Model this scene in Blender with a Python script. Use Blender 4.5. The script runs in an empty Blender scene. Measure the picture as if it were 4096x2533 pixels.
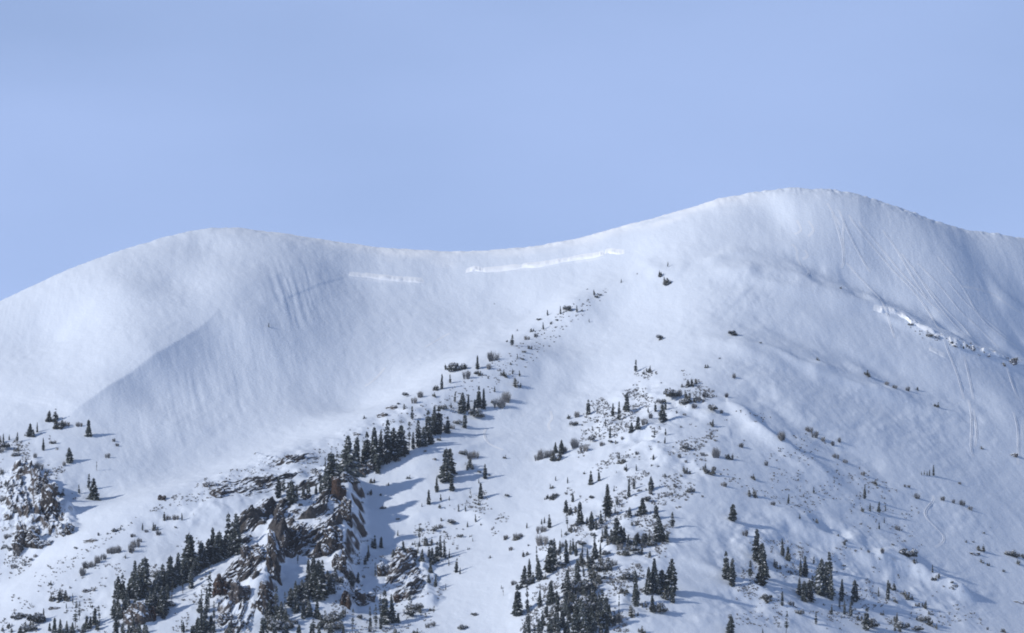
import bpy, bmesh, math, random
import numpy as np

# ------------------------------------------------------------------ scene, camera, sky, sun
scene = bpy.context.scene
COL = scene.collection
R = math.radians
F_PX = 18182.0                       # focal length in pixels of the 4096 x 2533 photograph
PITCH = R(9.6)

cam_data = bpy.data.cameras.new("camera")
cam_data.sensor_fit = 'HORIZONTAL'
cam_data.sensor_width = 36.0
cam_data.lens = F_PX / 4096.0 * 36.0
cam_data.clip_start = 1.0
cam_data.clip_end = 30000.0
cam = bpy.data.objects.new("camera", cam_data)
COL.objects.link(cam)
cam.location = (0, 0, 0)
cam.rotation_euler = (math.pi / 2 + PITCH, 0, 0)
scene.camera = cam

SUN_AZ, SUN_EL = R(-115.0), R(24.5)      # azimuth from +Y towards +X
world = bpy.data.worlds.new("World")
scene.world = world
world.use_nodes = True
wn, wl = world.node_tree.nodes, world.node_tree.links
bg = wn['Background']
sky = wn.new('ShaderNodeTexSky')
sky.sky_type = 'NISHITA'
sky.sun_disc = False
sky.sun_elevation = SUN_EL
sky.sun_rotation = SUN_AZ % (2 * math.pi)
sky.altitude = 3000
sky.dust_density = 0.5
sky.ozone_density = 1.6
# thin high veil of cloud, by direction
tc = wn.new('ShaderNodeTexCoord')
mp = wn.new('ShaderNodeMapping')
mp.inputs['Scale'].default_value = (9.0, 9.0, 26.0)
mp.inputs['Rotation'].default_value = (0, R(22), 0)
nz = wn.new('ShaderNodeTexNoise')
nz.inputs['Scale'].default_value = 1.0
nz.inputs['Detail'].default_value = 3.0
nz.inputs['Roughness'].default_value = 0.4
vr = wn.new('ShaderNodeMapRange')
vr.inputs['From Min'].default_value = 0.34
vr.inputs['From Max'].default_value = 0.68
vr.inputs['To Min'].default_value = 0.0
vr.inputs['To Max'].default_value = 0.15
sep = wn.new('ShaderNodeSeparateXYZ')
up = wn.new('ShaderNodeMapRange')
up.inputs['From Min'].default_value = 0.15
up.inputs['From Max'].default_value = 0.45
up.inputs['To Min'].default_value = 0.68
up.inputs['To Max'].default_value = 0.0
add = wn.new('ShaderNodeMath'); add.operation = 'ADD'
mix = wn.new('ShaderNodeMix'); mix.data_type = 'RGBA'
mix.inputs['B'].default_value = (5.1, 6.6, 10.7, 1)
tint = wn.new('ShaderNodeMix'); tint.data_type = 'RGBA'; tint.blend_type = 'MULTIPLY'
tint.inputs['Factor'].default_value = 1.0
tint.inputs['B'].default_value = (0.92, 0.99, 1.08, 1)
wl.new(tc.outputs['Generated'], mp.inputs['Vector'])
wl.new(mp.outputs[0], nz.inputs['Vector'])
wl.new(nz.outputs[0], vr.inputs['Value'])
wl.new(tc.outputs['Generated'], sep.inputs[0])
wl.new(sep.outputs['Z'], up.inputs['Value'])
wl.new(vr.outputs[0], add.inputs[0]); wl.new(up.outputs[0], add.inputs[1])
wl.new(sky.outputs[0], tint.inputs['A'])
wl.new(tint.outputs['Result'], mix.inputs['A'])
wl.new(add.outputs[0], mix.inputs['Factor'])
wl.new(mix.outputs['Result'], bg.inputs['Color'])
bg.inputs['Strength'].default_value = 0.101

sun_data = bpy.data.lights.new("sun", 'SUN')
sun_data.energy = 3.25
sun_data.angle = R(1.6)          # sun through a thin veil
sun_data.color = (1.0, 0.972, 0.93)
sun = bpy.data.objects.new("sun", sun_data)
COL.objects.link(sun)
sun.location = (-300, 1500, 600)
# sun lamp shines along -Z; point -Z away from the sun
import mathutils
sdir = mathutils.Vector((math.sin(SUN_AZ) * math.cos(SUN_EL), math.cos(SUN_AZ) * math.cos(SUN_EL), math.sin(SUN_EL)))
sun.rotation_euler = sdir.to_track_quat('Z', 'Y').to_euler()

scene.view_settings.view_transform = 'Standard'
scene.view_settings.look = 'None'
scene.view_settings.exposure = 0.0
scene.view_settings.gamma = 1.0
scene.render.filter_size = 1.9
scene.cycles.filter_width = 1.9
scene.cycles.max_bounces = 6

# ------------------------------------------------------------------ pixel <-> world
cP, sP = math.cos(PITCH), math.sin(PITCH)
def px_dir(u, v):
    """ray direction with unit y for pixels (u, v) of the photograph"""
    u = np.asarray(u, float); v = np.asarray(v, float)
    x = (u - 2048.0) / F_PX; y = -(v - 1266.5) / F_PX
    dy = cP - y * sP
    dz = sP + y * cP
    return x / dy, dz / dy
def px_at(u, v, d):
    a, b = px_dir(u, v)
    return a * d, np.asarray(d, float) + 0 * a, b * d

# ------------------------------------------------------------------ noise
_rng = np.random.RandomState(7)
_LAT = _rng.rand(256, 256)
def vnoise(x, y, seed=0):
    x = np.asarray(x, float) + seed * 17.31; y = np.asarray(y, float) + seed * 41.77
    xi = np.floor(x).astype(int); yi = np.floor(y).astype(int)
    fx = x - xi; fy = y - yi
    fx = fx * fx * fx * (fx * (fx * 6 - 15) + 10); fy = fy * fy * fy * (fy * (fy * 6 - 15) + 10)
    a = _LAT[xi & 255, yi & 255]; b = _LAT[(xi + 1) & 255, yi & 255]
    c = _LAT[xi & 255, (yi + 1) & 255]; d = _LAT[(xi + 1) & 255, (yi + 1) & 255]
    return (a + (b - a) * fx) * (1 - fy) + (c + (d - c) * fx) * fy - 0.5
def fbm(x, y, octv=4, seed=0, gain=0.5):
    s = 0; g = 1.0
    for k in range(octv):
        s = s + g * vnoise(x, y, seed + k * 3)
        x = x * 2.03; y = y * 2.03; g *= gain
    return s
def sstep(a, b, x):
    t = np.clip((x - a) / (b - a), 0, 1)
    return t * t * (3 - 2 * t)

# ------------------------------------------------------------------ the mountain: control points (pixel u, v and distance d)
SKY_U = np.array([-400, 0, 200, 400, 600, 720, 800, 855, 910, 1000, 1100, 1300, 1500, 1650, 1800, 1950, 2100, 2300, 2500, 2700, 2900, 3050, 3140, 3215, 3350, 3480, 3650, 3800, 3920, 4096, 4500], float)
SKY_V = np.array([1360, 1177, 1085, 1012, 955, 925, 914, 911, 911, 920, 930, 962, 993, 1004, 1006, 1000, 986, 955, 905, 852, 795, 767, 756, 752, 758, 776, 830, 885, 918, 942, 1010], float)
CP = []
sky_d = np.interp(SKY_U, [-400, 0, 855, 1700, 2500, 3215, 3700, 4096, 4500], [2135, 2148, 2198, 2218, 2214, 2202, 2222, 2274, 2300])
for u, v, d in zip(SKY_U[::2], SKY_V[::2], sky_d[::2]):
    CP.append((u, v, d))
N_SKY = len(CP)
CP += [ # left ridge: crest falling towards the lower left, and its bright left face
 (930, 1120, 2133), (850, 1270, 2098), (740, 1370, 2074), (620, 1450, 2053), (460, 1567, 2030), (320, 1650, 2012), (200, 1700, 2000), (60, 1770, 1984),
 (-150, 1850, 1965), (500, 1150, 2118), (200, 1350, 2098), (500, 1350, 2072), (0, 1500, 2062), (250, 1520, 2045), (0, 1650, 2020), (-300, 1600, 2060), (-300, 1800, 2000),
 (700, 1150, 2128), (850, 1000, 2172),
 # cliffy nose below it
 (100, 1850, 1962), (230, 1900, 1950), (0, 1950, 1938), (150, 2000, 1918), (270, 2050, 1904), (0, 2150, 1890), (150, 2150, 1886),
 # bowl
 (1000, 1180, 2122), (1000, 1300, 2096), (900, 1400, 2078), (750, 1500, 2054), (600, 1580, 2036), (450, 1690, 2008), (1000, 1600, 2046), (700, 1700, 2012), (500, 1850, 1968), (620, 1900, 1962),
 (400, 2000, 1932), (250, 2130, 1902), (100, 2250, 1880), (0, 2330, 1864), (-200, 2450, 1850),
 (1400, 1130, 2174), (1400, 1300, 2130), (1200, 1050, 2170), (1700, 1300, 2142), (1500, 1500, 2088), (1200, 1650, 2038), (900, 1800, 1996), (1400, 1640, 2054), (2000, 1180, 2174), (1760, 1120, 2188),
 (1800, 1400, 2112), (2150, 1250, 2150), (1150, 1760, 1998), (2300, 1080, 2186), (800, 1880, 1968),
 # middle ridge crest, descending to the lower left
 (2500, 1060, 2176), (2300, 1195, 2138), (2060, 1390, 2078), (1900, 1480, 2054), (1750, 1560, 2030), (1600, 1640, 2004), (1420, 1730, 1982), (1200, 1810, 1958), (1000, 1890, 1936), (820, 1930, 1920),
 (650, 1985, 1902), (480, 2090, 1880), (350, 2180, 1864), (150, 2330, 1840), (0, 2440, 1824),
 # its front with the cliffs
 (1340, 1860, 1954), (1300, 2000, 1914), (1100, 1980, 1914), (1250, 2150, 1878), (1050, 2100, 1884), (900, 2060, 1886), (700, 2150, 1868), (1100, 2260, 1850), (850, 2300, 1834), (600, 2300, 1832),
 (400, 2400, 1814), (1000, 2450, 1800), (700, 2480, 1792), (1250, 2400, 1816), (200, 2533, 1792), (1300, 2533, 1784),
 # second basin
 (1450, 2000, 1934), (1700, 1850, 1958), (1900, 1720, 2002), (2100, 1560, 2042), (1700, 2020, 1924), (1500, 2150, 1898), (1900, 2000, 1930), (1650, 2250, 1870), (1500, 2400, 1832), (1850, 2300, 1852), (1700, 2480, 1806), (2000, 2533, 1782),
 (2300, 1380, 2100), (2300, 1560, 2050), (2300, 1720, 2000), (2150, 1900, 1950), (2000, 2130, 1894), (2100, 1750, 1992), (2450, 1250, 2130),
 # rib coming down the middle right
 (2650, 1085, 2150), (2800, 1250, 2104), (2800, 1400, 2060), (2700, 1560, 2012), (2620, 1750, 1958), (2480, 1950, 1906), (2380, 2150, 1850), (2280, 2350, 1800), (2200, 2533, 1758),
 (2600, 1400, 2072), (2550, 1600, 2014),
 # right hill and its long side slope
 (2900, 950, 2172), (3100, 850, 2184), (3150, 1000, 2152), (3050, 1200, 2108), (3500, 1000, 2156), (3350, 1200, 2112), (3700, 1150, 2134), (3700, 1350, 2090), (4096, 1200, 2160), (4096, 1400, 2116),
 (3000, 1500, 2028), (3300, 1500, 2044), (3700, 1600, 2040), (4096, 1700, 2034), (3000, 1750, 1964), (3400, 1850, 1962), (3800, 1950, 1960), (4096, 2050, 1956), (2750, 1900, 1914), (3000, 2100, 1876),
 (3400, 2250, 1866), (3800, 2350, 1864), (4096, 2450, 1854), (2700, 2200, 1838), (3000, 2400, 1804), (2600, 2480, 1768), (3400, 2533, 1790), (3800, 2533, 1810), (4400, 1900, 2010), (4500, 1500, 2120), (4500, 2300, 1910),
]
CPX = [px_at(u, v, d + max(0.0, u - 2850) * 0.05 * (i >= N_SKY)) for i, (u, v, d) in enumerate(CP)]
pts = np.array([(float(a), float(b), float(c)) for a, b, c in CPX])
# the hidden back side, and the foot of the slope towards the valley
extra = []
for u, v, d in zip(SKY_U[::3], SKY_V[::3], sky_d[::3]):
    x, y, z = px_at(u, v, d)
    extra.append((x * 1.02, y + 60, z - 22)); extra.append((x * 1.05, y + 170, z - 95)); extra.append((x * 1.1, y + 330, z - 190))
for x in np.linspace(-420, 420, 9):
    zb = float(px_dir(2048, 2533)[1]) * 1790
    extra.append((x, 1700 + abs(x) * 0.06, zb - 42)); extra.append((x, 1600, zb - 95))
pts = np.vstack([pts, np.array(extra, float)])
S = 100.0
P2 = pts[:, :2] / S
def _U(r2):
    return 0.5 * r2 * np.log(r2 + 1e-12)
def tps_fit(P, z, lam):
    n = len(P)
    d2 = ((P[:, None] - P[None]) ** 2).sum(-1)
    A = np.zeros((n + 3, n + 3)); A[:n, :n] = _U(d2) + lam * np.eye(n)
    A[:n, n] = 1; A[:n, n + 1:] = P; A[n, :n] = 1; A[n + 1:, :n] = P.T
    return np.linalg.solve(A, np.concatenate([z, np.zeros(3)]))
TW = tps_fit(P2, pts[:, 2], 0.004)
def tps_eval(x, y):
    sh = x.shape; q = np.stack([x.ravel(), y.ravel()], 1) / S
    out = np.empty(len(q))
    for i in range(0, len(q), 20000):
        c = q[i:i + 20000]
        d2 = ((c[:, None] - P2[None]) ** 2).sum(-1)
        out[i:i + 20000] = _U(d2) @ TW[:-3] + TW[-3] + c @ TW[-2:]
    return out.reshape(sh)

def spaced(segs):
    out = []
    for a, b, s in segs:
        out.append(np.arange(a, b, s))
    return np.concatenate(out + [np.array([segs[-1][1]])])
# fine where the camera looks, coarse beyond
GX = spaced([(-2600, -700, 50), (-700, -320, 6), (-320, -262, 1.5), (-262, 262, 0.55), (262, 320, 1.5), (320, 700, 6), (700, 2600, 50)])
GY = spaced([(-900, 1400, 50), (1400, 1690, 5), (1690, 2290, 0.8), (2290, 2420, 3), (2420, 2700, 10), (2700, 5200, 60)])

def far_z(x, y):
    z = np.interp(y, [-900, 1250, 1500, 1650, 2230, 2600, 3100, 5200], [-26, -24, -5, 60, 345, 130, 20, -10])
    z = z + np.where(y > 1500, 60, 8) * fbm(x / 260.0, y / 260.0, 3, 5) * sstep(300, 900, np.abs(x) + np.abs(y - 2000) * 0.6)
    z = z + 24.2 * np.exp(-(x * x + y * y) / 160.0 ** 2)
    return z
def coarse():
    cx = np.arange(-700, 705, 5.0); cy = np.arange(1450, 2705, 5.0)
    X, Y = np.meshgrid(cx, cy)
    xc = np.clip(X, -430, 430)
    Z = tps_eval(xc, Y)
    w = (1 - sstep(330, 640, np.abs(X))) * sstep(1500, 1640, Y) * (1 - sstep(2460, 2680, Y))
    Z = w * Z + (1 - w) * far_z(X, Y)
    return cx, cy, Z
CX, CY, CZ = coarse()
def cubic(cx, cy, Z, x, y):
    """Catmull-Rom interpolation of a regular 5 m grid on the outer product of x and y"""
    def w1(t):
        return np.stack([-.5 * t + t * t - .5 * t ** 3, 1 - 2.5 * t * t + 1.5 * t ** 3, .5 * t + 2 * t * t - 1.5 * t ** 3, -.5 * t * t + .5 * t ** 3])
    fx = (x - cx[0]) / 5.0; ix = np.clip(np.floor(fx).astype(int), 1, len(cx) - 3); wx = w1(fx - ix)
    fy = (y - cy[0]) / 5.0; iy = np.clip(np.floor(fy).astype(int), 1, len(cy) - 3); wy = w1(fy - iy)
    T = sum(Z[:, ix + k - 1] * wx[k][None] for k in range(4))
    return sum(T[iy + k - 1] * wy[k][:, None] for k in range(4))
GXX, GYY = np.meshgrid(GX, GY)
H = far_z(GXX, GYY)
ixs = np.where((GX > -690) & (GX < 690))[0]; iys = np.where((GY > 1460) & (GY < 2690))[0]
H[np.ix_(iys, ixs)] = cubic(CX, CY, CZ, GX[ixs], GY[iys])

def H_at(x, y):
    """bilinear height of the ground sheet"""
    x = np.asarray(x, float); y = np.asarray(y, float)
    i = np.clip(np.searchsorted(GX, x) - 1, 0, len(GX) - 2); j = np.clip(np.searchsorted(GY, y) - 1, 0, len(GY) - 2)
    fx = (x - GX[i]) / (GX[i + 1] - GX[i]); fy = (y - GY[j]) / (GY[j + 1] - GY[j])
    return (H[j, i] * (1 - fx) + H[j, i + 1] * fx) * (1 - fy) + (H[j + 1, i] * (1 - fx) + H[j + 1, i + 1] * fx) * fy
RAY_Y = np.arange(1560, 2330, 0.7)
def hit(u, v):
    """where the ray through pixel (u, v) first meets the ground (nearest graze if it misses)"""
    u = np.atleast_1d(np.asarray(u, float)); v = np.atleast_1d(np.asarray(v, float))
    ox = np.empty(len(u)); oy = np.empty(len(u))
    for k in range(len(u)):
        a, b = px_dir(u[k], v[k])
        g = H_at(a * RAY_Y, RAY_Y) - b * RAY_Y
        w = np.where(g[1:] >= 0)[0]
        if g[0] < 0 and len(w):
            q = w[0]; t = g[q] / (g[q] - g[q + 1]) if g[q + 1] != g[q] else 0
            y = RAY_Y[q] + 0.7 * np.clip(t, 0, 1)
        else:
            y = RAY_Y[int(np.argmax(g))]
        ox[k] = a * y; oy[k] = y
    return ox, oy

# make the skyline fall where it should
def fit_skyline(n):
    global H, CREST
    ys = np.where((GY > 2050) & (GY < 2330))[0]
    Yv = GY[ys]
    for it in range(n):
        el = H[ys] / Yv[:, None]                         # tan elevation
        k = el.argmax(0); emax = el.max(0); yk = Yv[k]
        uu = 2048 + GX / yk / (1 / 1.0) * F_PX / 1.0 * (cP + emax * sP)   # close enough to the true pixel column
        want = px_dir(uu, np.interp(uu, SKY_U, SKY_V))[1]
        dz = (want - emax) * yk
        dz = np.where((np.abs(GX) < 300), np.clip(dz, -25, 25), 0)
        ker = np.ones(9) / 9
        dz = np.convolve(dz, ker, 'same') if it < n - 1 else dz
        wy = sstep(-90, 0, GY[:, None] - yk[None]) * (1 - 0.5 * sstep(20, 200, GY[:, None] - yk[None])) * (GY[:, None] < 2650)
        H = H + dz[None] * wy
        CREST = yk
fit_skyline(5)
# ------------------------------------------------------------------ relief: ribs, gullies, steps, bumps laid along lines on the slope
def line_xy(poly):
    poly = [tuple(q) for q in poly]; p = np.array(poly, float)
    # refine in pixels so the line follows the ground
    uu, vv, tt = [], [], []
    for i in range(len(p) - 1):
        n = max(2, int(np.hypot(*(p[i + 1, :2] - p[i, :2])) / 40) + 1)
        for k in range(n):
            uu.append(p[i, 0] + (p[i + 1, 0] - p[i, 0]) * k / n); vv.append(p[i, 1] + (p[i + 1, 1] - p[i, 1]) * k / n); tt.append(i + k / n)
    uu.append(p[-1, 0]); vv.append(p[-1, 1]); tt.append(len(p) - 1)
    x, y = hit(uu, vv)
    for _ in range(3 if len(x) > 4 and poly[0] != poly[-1] else 0):
        x[1:-1] = .25 * x[:-2] + .5 * x[1:-1] + .25 * x[2:]; y[1:-1] = .25 * y[:-2] + .5 * y[1:-1] + .25 * y[2:]
    return np.stack([x, y], 1), np.array(tt) / (len(p) - 1)
def seg_field(xy, tt, reach):
    """signed distance (positive on the left of the walking direction) and position along the line, inside a box of given reach"""
    i0, i1 = np.searchsorted(GX, [xy[:, 0].min() - reach, xy[:, 0].max() + reach]); j0, j1 = np.searchsorted(GY, [xy[:, 1].min() - reach, xy[:, 1].max() + reach])
    X = GXX[j0:j1, i0:i1]; Y = GYY[j0:j1, i0:i1]
    best = np.full(X.shape, 1e9); sg = np.zeros(X.shape); ta = np.zeros(X.shape)
    for k in range(len(xy) - 1):
        ax, ay = xy[k]; bx, by = xy[k + 1]; dx, dy = bx - ax, by - ay; L2 = dx * dx + dy * dy + 1e-9
        t = np.clip(((X - ax) * dx + (Y - ay) * dy) / L2, 0, 1)
        ex = X - ax - t * dx; ey = Y - ay - t * dy; d = np.hypot(ex, ey)
        m = d < best
        best = np.where(m, d, best); sg = np.where(m, np.sign(dx * ey - dy * ex), sg); ta = np.where(m, tt[k] + (tt[k + 1] - tt[k]) * t, ta)
    return (slice(j0, j1), slice(i0, i1)), X, Y, best * sg, ta
def taper(t, a=0.15, b=0.15):
    return sstep(0, a, t) * (1 - sstep(1 - b, 1, t)) if a > 0 and b > 0 else (sstep(0, a, t) if a > 0 else (1 - sstep(1 - b, 1, t) if b > 0 else 1 + 0 * t))
def rib(poly, h, wl_, wr_, ta=0.15, tb=0.15, wob=0.25, seed=1):
    xy, tt = line_xy(poly)
    sl, X, Y, s, t = seg_field(xy, tt, 3 * max(wl_, wr_))
    s = s + wob * max(wl_, wr_) * 2 * vnoise(X / 14, Y / 14, seed)
    w = np.where(s > 0, wl_, wr_)
    H[sl] += h * np.exp(-(s / w) ** 2) * taper(t, ta, tb) * (1 + 0.7 * vnoise(X / 9, Y / 9, seed + 9))
def step(poly, h, w, L, ta=0.15, tb=0.15, wob=1.0, seed=1):
    """ground on the left of the line is raised by h over a riser of width w and falls back over L"""
    xy, tt = line_xy(poly)
    sl, X, Y, s, t = seg_field(xy, tt, 2.5 * L + 6)
    s = s + wob * 2 * vnoise(X / 6, Y / 6, seed) + wob * vnoise(X / 2, Y / 2, seed + 4)
    H[sl] += h * sstep(-w, 0, s) * np.exp(-np.maximum(s, 0) / L) * (1 - sstep(1.3 * L, 2.4 * L, s)) * taper(t, ta, tb) * (1 + 0.5 * vnoise(X / 8, Y / 8, seed + 2))
def region(poly):
    """soft mask (metres inside) of a pixel polygon carried onto the ground"""
    p = np.array(poly + [poly[0]], float)
    xy, tt = line_xy(p)
    i0, i1 = np.searchsorted(GX, [xy[:, 0].min() - 1, xy[:, 0].max() + 1]); j0, j1 = np.searchsorted(GY, [xy[:, 1].min() - 1, xy[:, 1].max() + 1])
    X = GXX[j0:j1, i0:i1]; Y = GYY[j0:j1, i0:i1]
    ins = np.zeros(X.shape, bool); best = np.full(X.shape, 1e9)
    for k in range(len(xy) - 1):
        ax, ay = xy[k]; bx, by = xy[k + 1]; dx, dy = bx - ax, by - ay
        c = ((ay > Y) != (by > Y)) & (X < (bx - ax) * (Y - ay) / (by - ay + 1e-12) + ax)
        ins ^= c
        t = np.clip(((X - ax) * dx + (Y - ay) * dy) / (dx * dx + dy * dy + 1e-9), 0, 1)
        best = np.minimum(best, np.hypot(X - ax - t * dx, Y - ay - t * dy))
    return (slice(j0, j1), slice(i0, i1)), X, Y, np.where(ins, best, -best)

# broad wind relief everywhere on the mountain
mount = sstep(1500, 1700, GYY) * (1 - sstep(600, 900, np.abs(GXX)))
H += mount * (1.1 * fbm(GXX / 38, GYY / 55, 3, 11) + 0.30 * fbm(GXX / 9, GYY / 14, 3, 12) )

# fine wind texture: crust and sastrugi, streaming down and across the slopes
H += mount * (0.13 * fbm((GXX + .25 * GYY) / 2.6, GYY / 6.5, 3, 14) + 0.24 * np.clip(fbm(GXX / 30, GYY / 30, 2, 15) + .1, 0, 1) * fbm((GXX - .5 * GYY) / 3.2, (GYY + .5 * GXX) / 30, 3, 16))
# the crest itself: small notches, rime and lips
cu = 2048 + GX / CREST * F_PX
cband = np.exp(-((GYY - CREST[None]) / 9.0) ** 2) * (np.abs(GXX) < 262)
cr_amp = np.interp(cu, [0, 500, 900, 1700, 2600, 3150, 3300, 3800, 4096], [.55, .5, .25, .3, .45, .7, .95, .95, .6])
H += cband * cr_amp[None] * (fbm(GXX / 2.3, GYY / 5, 3, 17) + .8 * np.clip(fbm(GXX / 9, GYY / 9, 2, 18), 0, 1))
LIGHT_PAINT = (1 - sstep(5, 26, np.abs(CREST[None] - GYY + 4) + 12 * fbm(GXX / 18, GYY / 9, 3, 19))) * np.interp(cu, [850, 1100, 2900, 3150], [0, 1, 1, 0])[None] * (np.abs(GXX) < 262)  # sunlit rim of the crest, painted in as a paler snow colour
# left ridge: sharpen the crest and drop its far (right hand) side
xy_, tt_ = line_xy([(915, 1120), (880, 1240), (830, 1305), (740, 1378), (620, 1458), (460, 1570), (315, 1655), (230, 1690)][::-1])
sl_, X_, Y_, s_, t_ = seg_field(xy_, tt_, 90)
H[sl_] += 4.6 * np.where(s_ > 0, np.exp(-s_ / 26) * (1 - sstep(40, 85, s_)), np.exp(s_ / 10.0)) * taper(t_, .25, .62)
# flutes running down the left of the bowl
for poly, amp, sx in (([(560, 1560), (900, 1220), (1150, 1250), (1300, 1500), (900, 1760), (480, 1900), (330, 1820)], 0.24, 2.9),
                      ([(1020, 1000), (1330, 1060), (1400, 1250), (1180, 1400), (1050, 1300)], 0.42, 2.6)):
    sl, X, Y, sd = region(poly)
    H[sl] += amp * sstep(0, 14, sd) * (fbm((X + 0.22 * (Y - 2100)) / sx, Y / 42, 3, 21) + 0.25 * fbm(X / 3, Y / 5, 2, 22))
# avalanche fracture: small steps across the bowl
step([(1140, 1195), (1160, 1180), (1230, 1160), (1290, 1130), (1395, 1100)], 0.22, 0.8, 8, 0.1, 0.1, 0.15, 31)
for poly in ([(1390, 1104), (1460, 1110), (1560, 1120), (1690, 1130)], [(1860, 1092), (1960, 1083), (2080, 1072), (2200, 1060), (2300, 1042), (2400, 1030), (2470, 1014)]):
    rib(poly, 0.35, 1.5, 0.9, 0.25, 0.25, 1.1, 33)
    xy_, tt_ = line_xy(poly); sl_, X_, Y_, s_, t_ = seg_field(xy_, tt_, 5)
    LIGHT_PAINT[sl_] = np.maximum(LIGHT_PAINT[sl_], np.exp(-((s_ + 0.8) / 1.2) ** 2) * taper(t_, .25, .25) * 0.5 * np.clip(.55 + 1.6 * vnoise(X_ / 5, Y_ / 5, 88), 0, 1))  # fracture lines painted brighter, as if they caught the sun
# ribs on the right hill running down to the right
rib([(2700, 1080), (2850, 1085), (3100, 1125), (3300, 1175), (3450, 1225), (3560, 1255), (3700, 1320), (3850, 1380), (3960, 1420), (4100, 1455), (4250, 1500)], 3.2, 14, 8, 0.2, 0.05, 0.15, 41)
rib([(3500, 1240), (3600, 1275), (3700, 1320), (3800, 1365), (3900, 1400), (4000, 1430), (4120, 1465)], 1.7, 3.0, 2.4, 0.1, 0.05, 1.0, 42)
rib([(2750, 1330), (2900, 1390), (3100, 1430), (3250, 1475), (3400, 1540), (3550, 1590), (3720, 1640), (3900, 1700)], 2.6, 12, 7, 0.2, 0.3, 0.3, 43)
rib([(3200, 1440), (3290, 1480), (3400, 1530), (3500, 1570), (3650, 1610)], 0.8, 4, 3, 0.2, 0.3, 0.9, 44)
rib([(2850, 1560), (3000, 1700), (3150, 1810), (3300, 1900), (3420, 1950)], 1.8, 10, 6, 0.25, 0.3, 0.4, 45)
rib([(3000, 1950), (3150, 2080), (3300, 2180), (3480, 2230), (3640, 2260), (3740, 2310), (3850, 2370), (3950, 2440)], 2.6, 12, 6, 0.2, 0.15, 0.5, 46)
rib([(3480, 2215), (3560, 2230), (3640, 2255), (3720, 2300), (3800, 2350), (3900, 2390)], 2.0, 3, 3, 0.1, 0.1, 0.9, 47)
rib([(3880, 1220), (3950, 1160), (4096, 1245), (4200, 1290)][1:], 1.6, 8, 6, 0.2, 0.05, 0.2, 48)
rib([(2960, 1700), (3060, 1760), (3200, 1850), (3350, 1960)], 1.8, 6, 5, 0.2, 0.3, 0.4, 49)
rib([(2700, 2230), (2900, 2290), (3050, 2360), (3250, 2480), (3400, 2560)], 1.3, 8, 5, 0.2, 0.2, 0.6, 51)
rib([(2920, 2380), (3000, 2350), (3120, 2420), (3240, 2490)], 1.6, 4, 4, 0.2, 0.2, 0.5, 52)
rib([(3020, 1010), (3250, 1060), (3450, 1130), (3650, 1220), (3850, 1310), (4050, 1390), (4200, 1440)], -3.2, 12, 14, 0.25, 0.05, 0.1, 58)
rib([(2800, 1200), (3050, 1280), (3300, 1360), (3550, 1480), (3800, 1560), (4050, 1640)], -2.0, 14, 14, 0.25, 0.1, 0.2, 59)
rib([(2850, 1480), (3000, 1560), (3200, 1700), (3400, 1810), (3600, 1880)], -1.8, 10, 12, 0.25, 0.2, 0.2, 60)
rib([(3050, 1380), (3180, 1440), (3260, 1500), (3300, 1560)], 1.0, 4, 3, 0.2, 0.3, 0.6, 67)
rib([(2900, 1600), (2980, 1650), (3100, 1760), (3200, 1830)], 1.3, 4, 4, 0.2, 0.3, 0.6, 68)
rib([(2780, 1060), (2900, 1020), (3060, 1010)], 1.0, 5, 5, 0.3, 0.3, 0.4, 69)
for poly, amp, sc_, sd_ in (([(2600, 1050), (3300, 1000), (4096, 1350), (4096, 2300), (3400, 2100), (2900, 1750), (2750, 1350)], 1.0, 10.0, 161), ([(2900, 1650), (3500, 1950), (4096, 2250), (4096, 2533), (2700, 2533), (2750, 1900)], 1.3, 6.0, 162)):
    sl, X, Y, sd = region(poly)
    A_, B_ = X - .55 * (Y - 2000), Y - 2000 + .55 * X                      # drifted along the fall of the side slope
    H[sl] += amp * sstep(0, 25, sd) * (.25 + 1.3 * np.clip(fbm(X / 34, Y / 34, 2, sd_) + .25, 0, 1)) * (.5 * fbm(A_ / sc_ * 1.6, B_ / sc_ / 2.2, 3, sd_ + 1) + .25 * fbm(X / 3.2, Y / 4.2, 2, sd_ + 2))
# second basin: small shelves and the hollow by the summit shoulder
rib([(2180, 1420), (2170, 1500), (2120, 1600), (2050, 1680)], -0.6, 6, 5, 0.2, 0.2, 0.3, 53)
step([(2050, 1730), (1880, 1790), (1780, 1840), (1560, 1880)][::-1], 0.9, 6.0, 14, 0.2, 0.2, 0.5, 54)
step([(2400, 1790), (2250, 1830), (2130, 1850)][::-1], 0.9, 4.0, 10, 0.2, 0.2, 0.5, 55)
step([(2000, 2110), (1880, 2040), (1740, 2040), (1600, 2090)][::-1], 1.2, 6.0, 12, 0.2, 0.2, 0.6, 56)
rib([(2550, 1040), (2640, 1090), (2760, 1075)], 0.8, 5, 5, 0.2, 0.2, 0.4, 57)
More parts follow.
